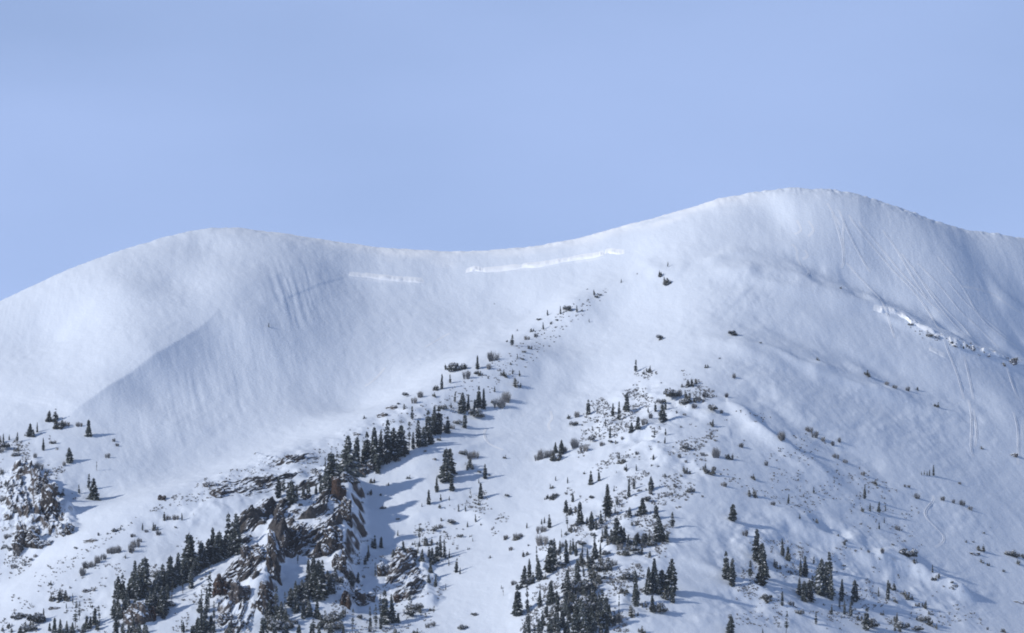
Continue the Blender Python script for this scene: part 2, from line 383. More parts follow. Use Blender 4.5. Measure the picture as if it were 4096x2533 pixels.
# bumpy, tree-hung rib and ridge fronts
for poly, amp, sc_, sd_ in (
    ([(2250, 1500), (2700, 1450), (2900, 1600), (2900, 2000), (2750, 2533), (2050, 2533), (2050, 2300), (2300, 1900)], 2.6, 8.0, 61),
    ([(3000, 1900), (3400, 2050), (3900, 2350), (4096, 2533), (2700, 2533), (2750, 2100)], 1.7, 7.0, 62),
    ([(650, 1960), (1000, 1830), (1400, 1700), (1900, 1480), (1800, 1680), (1400, 1830), (1350, 2200), (1350, 2533), (0, 2533), (0, 2450), (350, 2190)], 1.8, 7.0, 63),
    ([(0, 1760), (230, 1740), (330, 1950), (270, 2100), (100, 2300), (0, 2300)], 2.8, 5.5, 64),
    ([(1350, 2180), (1700, 2080), (1800, 2350), (1500, 2533), (1300, 2533)], 2.2, 6.0, 65),
    ([(240, 1700), (450, 1720), (520, 1850), (330, 1920)], 1.2, 5.0, 66)):
    sl, X, Y, sd = region(poly)
    m = sstep(-2, 26, sd + 22 * vnoise(X / 25, Y / 25, sd_ + 7))
    patch = 0.35 + 1.5 * np.clip(vnoise(X / 22, Y / 30, sd_ + 11) + 0.4, 0, 1)
    H[sl] += amp * m * patch * (0.75 * fbm(X / sc_, Y / sc_ / 1.4, 3, sd_, 0.42) + 0.5 * (0.3 - np.abs(vnoise(X / sc_ * 0.6 + Y / 40, Y / sc_ * 0.45, sd_ + 5))))
# cliffs: buttress left of the second basin, spires in front, nose at far left
step([(1375, 1880), (1385, 1960), (1390, 2040), (1385, 2120), (1365, 2250), (1345, 2400), (1330, 2480)][::-1], 10.0, 9.0, 28, 0.2, 0.2, 1.8, 71)
step([(1085, 2120), (1080, 2200), (1070, 2300), (1040, 2400), (1020, 2500)][::-1], 9.5, 7.5, 16, 0.2, 0.15, 1.8, 72)
step([(640, 2400), (600, 2450), (560, 2520)][::-1], 2.0, 4.0, 10, 0.2, 0.2, 1, 73)
step([(130, 1880), (160, 1960), (210, 2020), (270, 2090), (300, 2140)][::-1], 5.0, 6.0, 14, 0.2, 0.2, 1.5, 74)
step([(190, 2190), (130, 2150), (60, 2150)], 3.0, 2.0, 8, 0.2, 0.2, 0.6, 75)
step([(1660, 2200), (1680, 2280), (1715, 2380), (1715, 2440)][::-1], 4.0, 6.0, 14, 0.2, 0.2, 1.5, 76)
# ------------------------------------------------------------------ ground sheet
def nodes_of(name):
    m = bpy.data.materials.new(name); m.use_nodes = True
    nt = m.node_tree
    return m, nt.nodes, nt.links, nt.nodes['Principled BSDF']
def rock_mix(n, l, b, snow_col, rock_a, rock_b, lo, hi, nscale, namp, bump, painted_light=None, grain=None):
    """snow lying on what faces up, bare rock where it is steep"""
    geo = n.new('ShaderNodeNewGeometry'); sx = n.new('ShaderNodeSeparateXYZ'); l.new(geo.outputs['Normal'], sx.inputs[0])
    tc_ = n.new('ShaderNodeTexCoord')
    no = n.new('ShaderNodeTexNoise'); no.inputs['Scale'].default_value = nscale; no.inputs['Detail'].default_value = 5; no.inputs['Roughness'].default_value = 0.65
    if grain is None:
        l.new(tc_.outputs['Object'], no.inputs['Vector'])
    else:
        mg = n.new('ShaderNodeMapping'); mg.vector_type = 'TEXTURE'; mg.inputs['Rotation'].default_value = (0, 0, grain); mg.inputs['Scale'].default_value = (4.5, 1.0, 2.0)
        l.new(tc_.outputs['Object'], mg.inputs['Vector']); l.new(mg.outputs[0], no.inputs['Vector'])
    ma = n.new('ShaderNodeMath'); ma.operation = 'MULTIPLY_ADD'; l.new(no.outputs[0], ma.inputs[0]); ma.inputs[1].default_value = namp; l.new(sx.outputs['Z'], ma.inputs[2])
    mr = n.new('ShaderNodeMapRange'); mr.inputs['From Min'].default_value = lo + namp / 2; mr.inputs['From Max'].default_value = hi + namp / 2
    l.new(ma.outputs[0], mr.inputs['Value'])
    n2 = n.new('ShaderNodeTexNoise'); n2.inputs['Scale'].default_value = nscale * 2.1; n2.inputs['Detail'].default_value = 6; l.new(tc_.outputs['Object'], n2.inputs['Vector'])
    rc = n.new('ShaderNodeValToRGB'); rc.color_ramp.elements[0].position = 0.35; rc.color_ramp.elements[1].position = 0.7
    rc.color_ramp.elements[0].color = (*rock_a, 1); rc.color_ramp.elements[1].color = (*rock_b, 1); l.new(n2.outputs[0], rc.inputs[0])
    mx = n.new('ShaderNodeMix'); mx.data_type = 'RGBA'; l.new(mr.outputs[0], mx.inputs['Factor']); l.new(rc.outputs[0], mx.inputs['A']); mx.inputs['B'].default_value = (*snow_col, 1)
    if painted_light is not None:
        at = n.new('ShaderNodeAttribute'); at.attribute_name = 'painted_light'
        fm = n.new('ShaderNodeMix'); fm.data_type = 'RGBA'; fm.inputs['A'].default_value = (*snow_col, 1); fm.inputs['B'].default_value = (*painted_light, 1)
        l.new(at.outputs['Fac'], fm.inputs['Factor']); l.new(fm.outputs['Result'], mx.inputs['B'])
    l.new(mx.outputs['Result'], b.inputs['Base Color'])
    b.inputs['Roughness'].default_value = 0.75
    b.inputs['Specular IOR Level'].default_value = 0.2
    bp = n.new('ShaderNodeBump'); bp.inputs['Strength'].default_value = bump; bp.inputs['Distance'].default_value = 0.5
    n3 = n.new('ShaderNodeTexNoise'); n3.inputs['Scale'].default_value = 0.8; n3.inputs['Detail'].default_value = 6; l.new(tc_.outputs['Object'], n3.inputs['Vector'])
    l.new(n3.outputs[0], bp.inputs['Height']); l.new(bp.outputs[0], b.inputs['Normal'])
SNOW = (0.735, 0.787, 0.858)
m_snow, n, l, b = nodes_of("snow_ground")
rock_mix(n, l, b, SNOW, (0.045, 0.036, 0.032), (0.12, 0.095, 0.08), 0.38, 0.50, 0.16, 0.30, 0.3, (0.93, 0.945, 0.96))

def set_mesh(name, V, Fc, mats, smooth=True, mat_idx=None):
    me = bpy.data.meshes.new(name)
    V = np.ascontiguousarray(V, np.float32); Fc = np.ascontiguousarray(Fc, np.int32)
    me.vertices.add(len(V)); me.vertices.foreach_set('co', V.ravel())
    k = Fc.shape[1]
    me.loops.add(Fc.size); me.loops.foreach_set('vertex_index', Fc.ravel())
    me.polygons.add(len(Fc)); me.polygons.foreach_set('loop_start', np.arange(0, Fc.size, k, dtype=np.int32))
    if mat_idx is not None:
        me.polygons.foreach_set('material_index', np.ascontiguousarray(mat_idx, np.int32))
    me.polygons.foreach_set('use_smooth', np.full(len(Fc), smooth))
    for m in mats: me.materials.append(m)
    me.update(calc_edges=True)
    return me
def grid_faces(nx, ny):
    a = (np.arange(ny - 1)[:, None] * nx + np.arange(nx - 1)[None]).ravel()
    return np.stack([a, a + 1, a + nx + 1, a + nx], 1)
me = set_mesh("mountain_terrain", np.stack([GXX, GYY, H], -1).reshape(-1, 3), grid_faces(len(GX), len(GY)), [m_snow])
fa = me.attributes.new("painted_light", "FLOAT", "POINT"); fa.data.foreach_set("value", np.ascontiguousarray(LIGHT_PAINT, np.float32).ravel())
terrain = bpy.data.objects.new("mountain_terrain", me)
COL.objects.link(terrain)
terrain['kind'] = 'structure'
terrain['label'] = 'snow covered mountain with two rounded summits and a bowl between them'
# ------------------------------------------------------------------ things on the mountain: materials
def flat_mat(name, ca, cb, scale=3.0, rough=0.8):
    m, n, l, b = nodes_of(name)
    tc_ = n.new('ShaderNodeTexCoord'); no = n.new('ShaderNodeTexNoise'); no.inputs['Scale'].default_value = scale; no.inputs['Detail'].default_value = 4
    l.new(tc_.outputs['Object'], no.inputs['Vector'])
    oi = n.new('ShaderNodeObjectInfo')
    ad = n.new('ShaderNodeMath'); ad.operation = 'MULTIPLY_ADD'; ad.inputs[1].default_value = 0.35; l.new(oi.outputs['Random'], ad.inputs[0]); l.new(no.outputs[0], ad.inputs[2])
    rc = n.new('ShaderNodeValToRGB'); rc.color_ramp.elements[0].position = 0.42; rc.color_ramp.elements[1].position = 0.95
    rc.color_ramp.elements[0].color = (*ca, 1); rc.color_ramp.elements[1].color = (*cb, 1)
    l.new(ad.outputs[0], rc.inputs[0]); l.new(rc.outputs[0], b.inputs['Base Color'])
    b.inputs['Roughness'].default_value = rough; b.inputs['Specular IOR Level'].default_value = 0.15
    return m
m_needle = flat_mat("spruce_needles", (0.034, 0.043, 0.040), (0.105, 0.12, 0.115), 4.0)
m_bark = flat_mat("bark", (0.045, 0.038, 0.034), (0.09, 0.075, 0.065), 6.0)
m_branch_snow = flat_mat("snow_on_branches", (0.60, 0.62, 0.66), (0.78, 0.80, 0.83), 2.0)
m_twig = flat_mat("grey_twigs", (0.13, 0.125, 0.125), (0.26, 0.25, 0.24), 5.0)
m_krumm = flat_mat("low_conifer_needles", (0.045, 0.050, 0.046), (0.14, 0.14, 0.125), 5.0)
m_rock, n, l, b = nodes_of("snowy_rock")
rock_mix(n, l, b, SNOW, (0.022, 0.019, 0.018), (0.10, 0.084, 0.074), 0.30, 0.52, 0.30, 0.75, 0.5)
m_plaster, n, l, b = nodes_of("snow_plastered_rock")
rock_mix(n, l, b, SNOW, (0.035, 0.031, 0.030), (0.13, 0.11, 0.10), 0.40, 0.62, 0.30, 1.5, 0.5)
m_rime, n, l, b = nodes_of("rime_covered_rock")
rock_mix(n, l, b, (0.86, 0.885, 0.92), (0.035, 0.031, 0.030), (0.13, 0.11, 0.10), -0.15, 0.05, 0.40, 1.0, 0.5)
m_cliff, n, l, b = nodes_of("bare_brown_cliff")
rock_mix(n, l, b, SNOW, (0.018, 0.012, 0.010), (0.085, 0.050, 0.034), 0.62, 0.80, 0.4, 0.3, 0.6)
m_slab, n, l, b = nodes_of("banded_rock")
rock_mix(n, l, b, SNOW, (0.022, 0.020, 0.020), (0.088, 0.077, 0.071), 0.62, 0.75, 0.42, 1.2, 0.5, None, R(56))

# ------------------------------------------------------------------ prototypes (unit height 1, standing at the origin)
class MB:
    def __init__(s): s.v = []; s.f = []; s.m = []
    def tri(s, a, b, c, m=0):
        k = len(s.v); s.v += [a, b, c]; s.f.append((k, k + 1, k + 2)); s.m.append(m)
    def mesh(s, name, mats):
        return set_mesh(name, np.array(s.v), np.array(s.f), mats, False, np.array(s.m))
def trunk_into(mb, h, r0, r1, rng, m=0, sides=5, lean=0.02):
    rings = []
    n = 5
    for k in range(n + 1):
        t = k / n; cx = lean * math.sin(t * 2 + rng.random()) * t; r = r0 + (r1 - r0) * t
        rings.append([(cx + r * math.cos(2 * math.pi * q / sides), r * math.sin(2 * math.pi * q / sides), -0.05 + (h + 0.05) * t) for q in range(sides)])
    for k in range(n):
        for q in range(sides):
            a, b2, c, d = rings[k][q], rings[k][(q + 1) % sides], rings[k + 1][(q + 1) % sides], rings[k + 1][q]
            mb.tri(a, b2, c, m); mb.tri(a, c, d, m)
def frond(mb, z, ang, ln, wd, droop, rng, snow, m=0, ms=1):
    """one drooping branch: a ridged spray of needles, some with a pad of snow lying on it"""
    ca, sa = math.cos(ang), math.sin(ang)
    def P(r, w, dz): return (ca * r - sa * w, sa * r + ca * w, z + dz)
    root = P(0, 0, 0.02)
    mid = P(ln * .55, 0, -droop * .35); tip = P(ln, 0, -droop)
    l1 = P(ln * .42, wd, -droop * .55 - wd * .5); r1 = P(ln * .42, -wd, -droop * .55 - wd * .5)
    l2 = P(ln * .80, wd * .75, -droop * .95 - wd * .4); r2 = P(ln * .8, -wd * .75, -droop * .95 - wd * .4)
    for a, b2, c in ((root, l1, mid), (root, mid, r1), (mid, l2, tip), (mid, tip, r2), (l1, l2, mid), (r1, mid, r2)):
        mb.tri(a, b2, c, m)
    for k in range(2):                              # hanging twigs
        r = ln * (0.45 + 0.5 * rng.random()); w = wd * (rng.random() - .5) * 1.2
        mb.tri(P(r - .02, w, -droop * r / ln), P(r + .02, w + .008, -droop * r / ln), P(r, w, -droop * r / ln - 0.03 - 0.03 * rng.random()), m)
    if rng.random() < snow:
        up = 0.006; s = 0.55 + 0.4 * rng.random()
        A = P(ln * .2, 0, up - .02 * 0); B = P(ln * .55, wd * s * .8, -droop * .5 - wd * s * .25 + up); C2 = P(ln * .55, -wd * s * .8, -droop * .5 - wd * s * .25 + up); D = P(ln * .96, 0, -droop * .85 + up); E = P(ln * .55, 0, -droop * .33 + up * 1.6)
        mb.tri(A, B, E, ms); mb.tri(A, E, C2, ms); mb.tri(E, B, D, ms); mb.tri(E, D, C2, ms)
def spruce_crown(seed, rad, z0, levels, per, snow, gap=0.0, blunt=0.0):
    rng = random.Random(seed); mb = MB()
    ph = rng.random() * 6
    for k in range(levels):
        t = (k + .5) / levels; z = z0 + (1 - z0) * t
        prof = (1 - t) ** (0.62 - blunt) * (1 if t > .16 else .62 + .38 * t / .16)
        if rng.random() < gap: continue
        lev = 0.75 + 0.5 * rng.random()
        nb = max(3, int(per * (0.5 + 0.6 * prof) + .5))
        for q in range(nb):
            a = ph + k * 1.3 + 2 * math.pi * (q + .6 * rng.random()) / nb
            side = 1 + 0.22 * math.sin(a * 2 + k * .21 + ph)
            ln = (rad * prof * lev * side + 0.012) * (0.72 + 0.5 * rng.random())
            frond(mb, z + (rng.random() - .5) * .02, a, ln, ln * .30 + .006, ln * (0.35 + 0.35 * rng.random()), rng, snow)
    for q in range(3):                             # leader
        a = q * 2.1; mb.tri((0.008 * math.cos(a), 0.008 * math.sin(a), .95), (0.008 * math.cos(a + 2), 0.008 * math.sin(a + 2), .95), (0, 0, 1.03), 0)
    return mb
SPRUCE = {}
for key, specs in {'s': [(1, .095, .05, 28, 7, .30, .0, .0), (2, .085, .08, 26, 7, .26, .12, .05), (3, .11, .04, 28, 7, .34, .05, .0), (4, .10, .12, 24, 7, .30, .18, .15), (12, .12, .06, 26, 7, .36, .1, .1)],
                   'S': [(5, .155, .03, 26, 10, .30, .0, .0), (6, .18, .05, 24, 10, .36, .08, .10), (7, .16, .07, 24, 10, .26, .10, .2), (8, .21, .02, 22, 10, .38, .0, .06), (13, .145, .04, 26, 10, .3, .12, .12)],
                   'n': [(9, .055, .22, 16, 4, .25, .25, .2), (10, .07, .30, 16, 4, .2, .30, .3), (11, .05, .12, 18, 4, .3, .2, .1)]}.items():
    SPRUCE[key] = []
    for sp in specs:
        cr = spruce_crown(*sp); rng = random.Random(sp[0] + 50)
        tr = MB(); trunk_into(tr, .97, .016 if key != 'n' else .012, .003, rng)
        whole = MB(); whole.v = list(cr.v); whole.f = list(cr.f); whole.m = list(cr.m)
        trunk_into(whole, .97, .016, .003, rng, 2)
        SPRUCE[key].append((cr.mesh("spruce_crown", [m_needle, m_branch_snow]), tr.mesh("spruce_trunk", [m_bark]), whole.mesh("small_spruce", [m_needle, m_branch_snow, m_bark])))
def shrub_mesh(seed, kind):
    """a low clump about 1 wide; height about 0.62 (krummholz) or 0.8 (bare twigs)"""
    rng = random.Random(seed); mb = MB()
    lobes = [((rng.random() - .5) * .62, (rng.random() - .5) * .4, .16 + .20 * rng.random(), .16 + .16 * rng.random()) for _ in range(7 if kind == 'b' else 6)]
    for lx, ly, lz, lr in lobes:
        for q in range(70 if kind == 'b' else 46):
            a = rng.random() * 2 * math.pi; e = math.asin(rng.random() * 1.3 - .3) if True else 0
            r = lr * (0.45 + .6 * rng.random())
            cx = lx + r * math.cos(a) * math.cos(e); cy = ly + r * math.sin(a) * math.cos(e); cz = max(.0, lz + r * math.sin(e))
            if kind == 'b':
                s = .028 + .035 * rng.random(); a2 = rng.random() * 6.28
                dx, dy = math.cos(a2) * s, math.sin(a2) * s
                sn = 1 if (math.sin(e) > .25 and rng.random() < .55) else 0
                mb.tri((cx - dx, cy - dy, cz - s * .3), (cx + dx, cy + dy, cz - s * .3), (cx + dy * .5, cy - dx * .5, cz + s * 1.5), sn)
                mb.tri((cx - dy, cy + dx, cz), (cx + dy, cy - dx, cz - s * .4), (cx + dx * 1.5, cy + dy * 1.5, cz + s * .6), sn)
            else:
                b0 = (lx + (rng.random() - .5) * .08, ly + (rng.random() - .5) * .08, -.03)
                w = .009 + .008 * rng.random(); top = (cx * 1.05, cy, cz + .12 + .25 * rng.random())
                mb.tri((b0[0] - w, b0[1], b0[2]), (b0[0] + w, b0[1] + w * .5, b0[2]), top, 0)
                for k in range(2):
                    t = .45 + .4 * rng.random(); p = tuple(b0[i] + (top[i] - b0[i]) * t for i in range(3)); q2 = (rng.random() - .5) * .16
                    mb.tri((p[0], p[1], p[2] - w), (p[0], p[1], p[2] + w), (p[0] + q2, p[1] + (rng.random() - .5) * .12, p[2] + .07 + .06 * rng.random()), 1 if rng.random() < .3 else 0)
    return mb.mesh("shrub", [m_krumm if kind == 'b' else m_twig, m_branch_snow])
def clump_mesh(seed):
    """low wind-shaped conifer clump: several short leaning tops over a ragged skirt, about 1 wide and 0.75 high"""
    rng = random.Random(seed); mb = MB()
    for q in range(rng.randint(4, 6)):
        hh = .32 + .45 * rng.random(); sub = spruce_crown(seed * 7 + q, .24 + .12 * rng.random(), .0, 10, 7, .3, .12, .1)
        ox, oy = (rng.random() - .5) * .62, (rng.random() - .5) * .4; lx = (rng.random() - .35) * .35
        k = len(mb.v); mb.v += [(ox + (x * 1.0 + z * lx) * hh, oy + y * hh, z * hh - .03) for x, y, z in sub.v]
        mb.f += [(a + k, b2 + k, c + k) for a, b2, c in sub.f]; mb.m += sub.m
    return mb.mesh("conifer_clump", [m_krumm, m_branch_snow])
SHRUB = {'b': [shrub_mesh(70 + k, 'b') for k in range(3)] + [clump_mesh(170 + k) for k in range(6)], 'g': [shrub_mesh(90 + k, 'g') for k in range(4)]}
def ico(sub):
    bm = bmesh.new(); bmesh.ops.create_icosphere(bm, subdivisions=sub, radius=1.0)
    V = np.array([v.co[:] for v in bm.verts]); F = np.array([[v.index for v in f.verts] for f in bm.faces]); bm.free()
    return V, F
def n3(p, s, seed):
    return vnoise(p[:, 0] * s + p[:, 2] * s * .61, p[:, 1] * s - p[:, 2] * s * .47, seed) + vnoise(p[:, 2] * s + p[:, 0] * .3, p[:, 0] * s * .8 - p[:, 1] * s * .5, seed + 2)
ICO = {k: ico(k) for k in (3, 5, 6)}
def crag_mesh(w, d, h, seed, tilt=-0.5, per=1.4, ledge=0.35, rough=0.35, sub=5, mat=None, power=0.7):
    """an irregular block of bedded rock, w x d x h metres: flattened sides, tilted ledges, cracks"""
    V, F = ICO[sub]
    P = np.sign(V) * np.abs(V) ** power
    P = P * np.array([w / 2, d / 2, h / 2])
    N = V / np.linalg.norm(V, axis=1)[:, None]
    sz = min(w, h)
    r = rough * sz * 0.30 * (n3(P, 1.6 / sz, seed) + .6 * n3(P, 3.6 / sz, seed + 7) + .35 * n3(P, 8.5 / sz, seed + 13))
    q = (P[:, 2] + tilt * P[:, 0] + 0.5 * sz * .3 * n3(P, 1.1 / sz, seed + 21)) / per
    f = q - np.floor(q)
    saw = np.where(f < .75, f / .75, (1 - f) / .25)
    side = 1 - np.abs(N[:, 2]) * .6
    r = r - ledge * saw * side
    cr = np.abs(vnoise(P[:, 0] / sz * 5 + seed, P[:, 1] / sz * 5 + P[:, 2] / sz * .8, seed + 31))
    r = r - 0.10 * sz * rough * np.clip(.12 - cr, 0, 1) / .12 * side
    P = P + N * r[:, None]
    return set_mesh("rock", P, F, [mat or m_rock], False)
def crag_cluster(w, d, h, seed, tilt, per, ledge, rough, mat, power, taper_, nblk):
    """several jagged blocks of one outcrop grown into each other, bedded the same way"""
    rng = random.Random(seed); Vs, Fs = [], []; off = 0
    for q in range(nblk):
        t = (q + .5) / nblk
        bw = w * (.38 + .30 * rng.random()) if nblk > 1 else w; bh = h * (.55 + .5 * rng.random()) if nblk > 1 else h; bd = d * (.55 + .4 * rng.random())
        V, F = ICO[5]
        P = np.sign(V) * np.abs(V) ** (power + .2 * (rng.random() - .5)); P = P * np.array([bw / 2, bd / 2, bh / 2])
        tz = np.clip(P[:, 2] / bh + .5, 0, 1)
        k = 1 - taper_ * tz * (.6 + .6 * rng.random())
        P[:, 0] = P[:, 0] * k + (rng.random() - .5) * bw * .5 * tz; P[:, 1] *= k
        a = (rng.random() - .5) * 1.0; c_, s_ = math.cos(a), math.sin(a)
        P = np.stack([P[:, 0] * c_ - P[:, 1] * s_, P[:, 0] * s_ + P[:, 1] * c_, P[:, 2]], 1)
        P += np.array([(t - .5) * w * .62, (rng.random() - .5) * d * .35, (rng.random() - .65) * h * .28]) if nblk > 1 else 0
        N = V; sz = min(bw, bh); sd2 = seed + q * 5
        r = rough * sz * (.42 * n3(P, 1.3 / sz, sd2) + .30 * n3(P, 3.0 / sz, sd2 + 7) + .16 * n3(P, 7.5 / sz, sd2 + 13))
        qq = (P[:, 2] + tilt * P[:, 0] + .35 * sz * n3(P, 1.0 / sz, sd2 + 21)) / (per * (1 + .35 * np.clip(n3(P, .6 / sz, seed + 3), -1, 1)))
        f = qq - np.floor(qq); saw = np.where(f < .7, f / .7, (1 - f) / .3)
        side = 1 - np.abs(N[:, 2]) * .5
        r = r - ledge * (.4 + np.clip(n3(P, 2 / sz, sd2 + 41) + .4, 0, 1)) * saw * side
        cr = np.abs(vnoise(P[:, 0] / sz * 4 + sd2, P[:, 1] / sz * 4 + P[:, 2] / sz * .9, sd2 + 31))
        r = r - .35 * rough * sz * np.clip(.10 - cr, 0, 1) / .10 * side * .5
        P = P + N * r[:, None]
        Vs.append(P); Fs.append(F + off); off += len(P)
    return set_mesh("rock", np.vstack(Vs), np.vstack(Fs), [mat or m_rock], False)
ROCK = [crag_mesh(1.0, .8, .7, 300 + k, -.4, .22, .05, .9, 3) for k in range(5)]

# ------------------------------------------------------------------ placing
PLACED = 0
def link(name, me, loc, sc, rz, parent=None):
    o = bpy.data.objects.new(name, me)
    if parent is not None:
        o.parent = parent
    else:
        o.location = loc; o.scale = sc; o.rotation_euler = (0, 0, rz)
    COL.objects.link(o)
    return o
prng = random.Random(11)
WORDS = ["first", "second", "third", "fourth", "fifth", "sixth", "seventh", "eighth", "ninth", "tenth", "eleventh", "twelfth", "thirteenth", "fourteenth", "fifteenth", "sixteenth", "seventeenth", "eighteenth", "nineteenth", "twentieth"]
KIND = {'s': ('spruce_tree', 'spruce', 'tree'), 'S': ('broad_spruce_tree', 'fir', 'tree'), 'n': ('gaunt_tree', 'gaunt tree', 'tree'), 'b': ('low_shrub', 'shrub', 'shrub'), 'g': ('twiggy_shrub', 'shrub', 'shrub'), 'r': ('small_rock', 'rock', 'rock')}  # the bushy S trees are broad spruces, named apart from the narrow ones
def place(k, u, v, hpx):
    x, y = hit([u], [v]); x = float(x[0]); y = float(y[0]); z = float(H_at(x, y))
    h = hpx * y / F_PX * 1.06
    rz = prng.random() * 6.28; wv = 1.05 + 0.4 * prng.random()
    nm = KIND[k][0]; lx, ly = prng.gauss(0, .035), prng.gauss(0, .035)
    if k in 'sSn':
        cr, tr, whole = prng.choice(SPRUCE[k])
        loc = (x, y, z - .02 * h); sc = (h * wv, h * wv, h)
        if hpx >= 56:
            o = link(nm, None, loc, sc, rz); o.empty_display_size = .2; o.rotation_euler = (lx, ly, rz)
            link('crown', cr, None, None, 0, o); link('trunk', tr, None, None, 0, o)
        else:
            o = link(nm, whole, loc, sc, rz); o.rotation_euler = (lx, ly, rz)
    elif k in 'bg':
        s = h / (.56 if k == 'b' else .72); wx = .8 + .4 * prng.random()
        o = link(nm, prng.choice(SHRUB[k]), (x, y, z - .06 * s), (s * wx, s, s), (prng.random() - .5) * .9 + (3.14 if prng.random() < .5 else 0))
    else:
        s = h / .55
        o = link(nm, prng.choice(ROCK), (x, y, z + .02 * s), (s * (1.3 + prng.random()), s, s), (prng.random() - .5) * .8)
    return o
VIEW = {'Z1': (0, 1600, 1.62), 'Z2': (900, 1600, 1.62), 'Z3': (1900, 1600, 1.62), 'Z4': (2900, 1600, 1.62), 'U2': (1300, 850, 1.7464), 'U3': (2600, 650, 1.5916),
        'A2': (0, 1600, 3.024), 'A3': (0, 2050, 3.13), 'A4': (450, 2050, 3.13), 'A5': (900, 2050, 3.13), 'B1': (1300, 2050, 3.13), 'B2': (2000, 1950, 2.593), 'B3': (2400, 1450, 2.748), 'B4': (1300, 1500, 2.749)}
LOOK = {'s': 'narrow snow-dusted', 'S': 'bushy snow-dusted', 'n': 'thin', 'b': 'low dark', 'g': 'grey twiggy', 'r': 'bare brown'}
def cluster(view, where, spec):
    ou, ov, sc = VIEW[view]
    items = []
    for tok in spec.split():
        k = tok[-1]; x, y, h = (float(q) for q in tok[:-1].split(','))
        items.append((k, ou + x / sc, ov + y / sc, h / sc))
    for noun in ('spruce', 'fir', 'gaunt tree', 'shrub', 'rock'):
        mem = sorted([i for i in items if KIND[i[0]][1] == noun], key=lambda i: i[1])
        hs = sorted([m[3] for m in mem], reverse=True)
        for idx, (k, u, v, h) in enumerate(mem):
            o = place(k, u, v, h)
            o['category'] = KIND[k][2]
            lead = LOOK[k] + ' ' + noun
            if len(mem) == 1:
                lab = lead
            elif len(mem) > 2 and h == hs[0] and hs[0] > 1.15 * hs[1]:
                lab = ('tallest ' if noun in ('spruce', 'fir', 'gaunt tree') else 'biggest ') + lead
            elif idx == len(mem) - 1:
                lab = lead + ', ' + 'rightmost ' + noun
            elif idx == 0:
                lab = lead + ', ' + 'leftmost ' + noun
            else:
                lab = lead + ', ' + WORDS[idx] + ' ' + noun + ' from left'
            o['label'] = lab + ' ' + where
            if len(mem) > 1:
                o['group'] = {'spruce': 'spruces ', 'fir': 'broad spruces ', 'gaunt tree': 'gaunt trees ', 'shrub': 'shrubs ', 'rock': 'rocks '}[noun] + where
# ------------------------------------------------------------------ the trees, shrubs and loose rocks, cluster by cluster
cluster('B4', 'in dense row above brown cliff', "250,1075,400S 325,1050,365S 420,990,230s 470,1000,375s 545,1030,450S 610,960,345s 680,980,480s 755,930,345S 840,895,340S 925,835,320n 970,820,190s 1030,800,300s 1085,775,200S 580,1080,190S")
cluster('B4', 'at upper end of dense spruce row', "1130,680,290s 1190,655,310s 1240,655,310s 1160,765,190S 1350,645,190s 1290,600,60b 1240,720,50b 1450,545,50b 1400,600,60g 815,950,40g 1100,850,25b 1200,930,20r")
cluster('B4', 'on snow ledge just left of brown cliff', "62,1235,390S 15,1310,230S 125,1120,280n 5,1150,250n")
cluster('Z2', 'on ledge above the banded brown buttress', "345,635,140s 375,600,90s 430,675,155S 408,640,110s 465,650,100s 510,645,90s 540,625,105s 590,612,75s 620,605,95s 650,575,80s 150,730,45n")
cluster('B4', 'on crest above the dense spruce row', "960,495,155s 1385,365,60s 1425,305,122s 1505,405,212S 1575,400,190s 1535,585,185s 1690,375,252s 1745,375,225s 1650,390,120S 880,372,58b 1290,385,60b 1660,472,110b 980,310,70g 890,242,50b 1190,240,45b 1040,250,75g")
cluster('B4', 'by the crest snow above the row', "720,372,36r 620,455,44r 760,345,20r 810,325,22b 440,480,34b 345,660,22r 535,545,16b 470,590,16b 270,610,16b 210,670,16b 330,640,14r 190,775,14b 120,825,12b 135,885,14b")
cluster('B4', 'on open snow below spruce row', "1370,1100,290S 1330,1180,380S 1395,1275,160S 1230,1290,165s 1140,1425,160s 1275,1390,80s 1365,1380,50s 1600,1320,70n 1065,1450,40s 1710,1360,170S 1690,1190,45s 1755,1140,160n")
cluster('B4', 'scattered on open snow beyond the cliff', "1520,885,60b 1590,930,90g 1650,920,95g 1570,1000,80b 1600,1040,60b 690,1215,30b 495,1315,55b 615,1325,28b 905,1140,45b 640,1475,35b 405,1410,22b 430,1120,30b 340,1210,60b 520,1180,40b 1700,1080,30b 1265,1460,40b 1320,1470,14b 1370,1440,14b")
cluster('B4', 'in small group above the lower crag', "1470,1505,85s 1545,1500,70s 1690,1390,40s 1640,1380,25b 1590,1345,30b 1700,1430,35b 1660,1420,20b")
# upper crest
cluster('U2', 'on upper crest beside the bowl', "815,1235,105s 875,1195,65s 1065,1095,95s 1240,1145,45b 920,1110,65b 780,1240,40b 1085,1135,36b 1140,1095,42g 1180,1040,75g 900,1090,40g 985,1160,60g 860,1090,30b 940,1095,30b 1060,1130,22b")
cluster('U2', 'above the open snow on upper crest', "1310,1130,36s 1360,1145,42s 1185,1255,42s 1305,935,85s 1345,1022,36s 1340,1215,62b 1275,1325,78g 1215,1362,72g 1380,1030,14b 1300,1062,18b 1430,952,22b 1270,908,14b 1390,980,16b 1170,1330,22b")
cluster('U2', 'on narrow top of upper crest', "1645,712,60s 1525,818,52s 1555,720,40s 1760,700,52s 1845,768,26s 1880,578,40s 1690,685,36b 1580,780,16b 1445,832,22b 1495,755,18b 1410,892,34g 1475,870,28g 1790,690,16b 1895,597,18b 1920,582,14b 1340,828,12b 1620,758,14b 1710,690,22b")
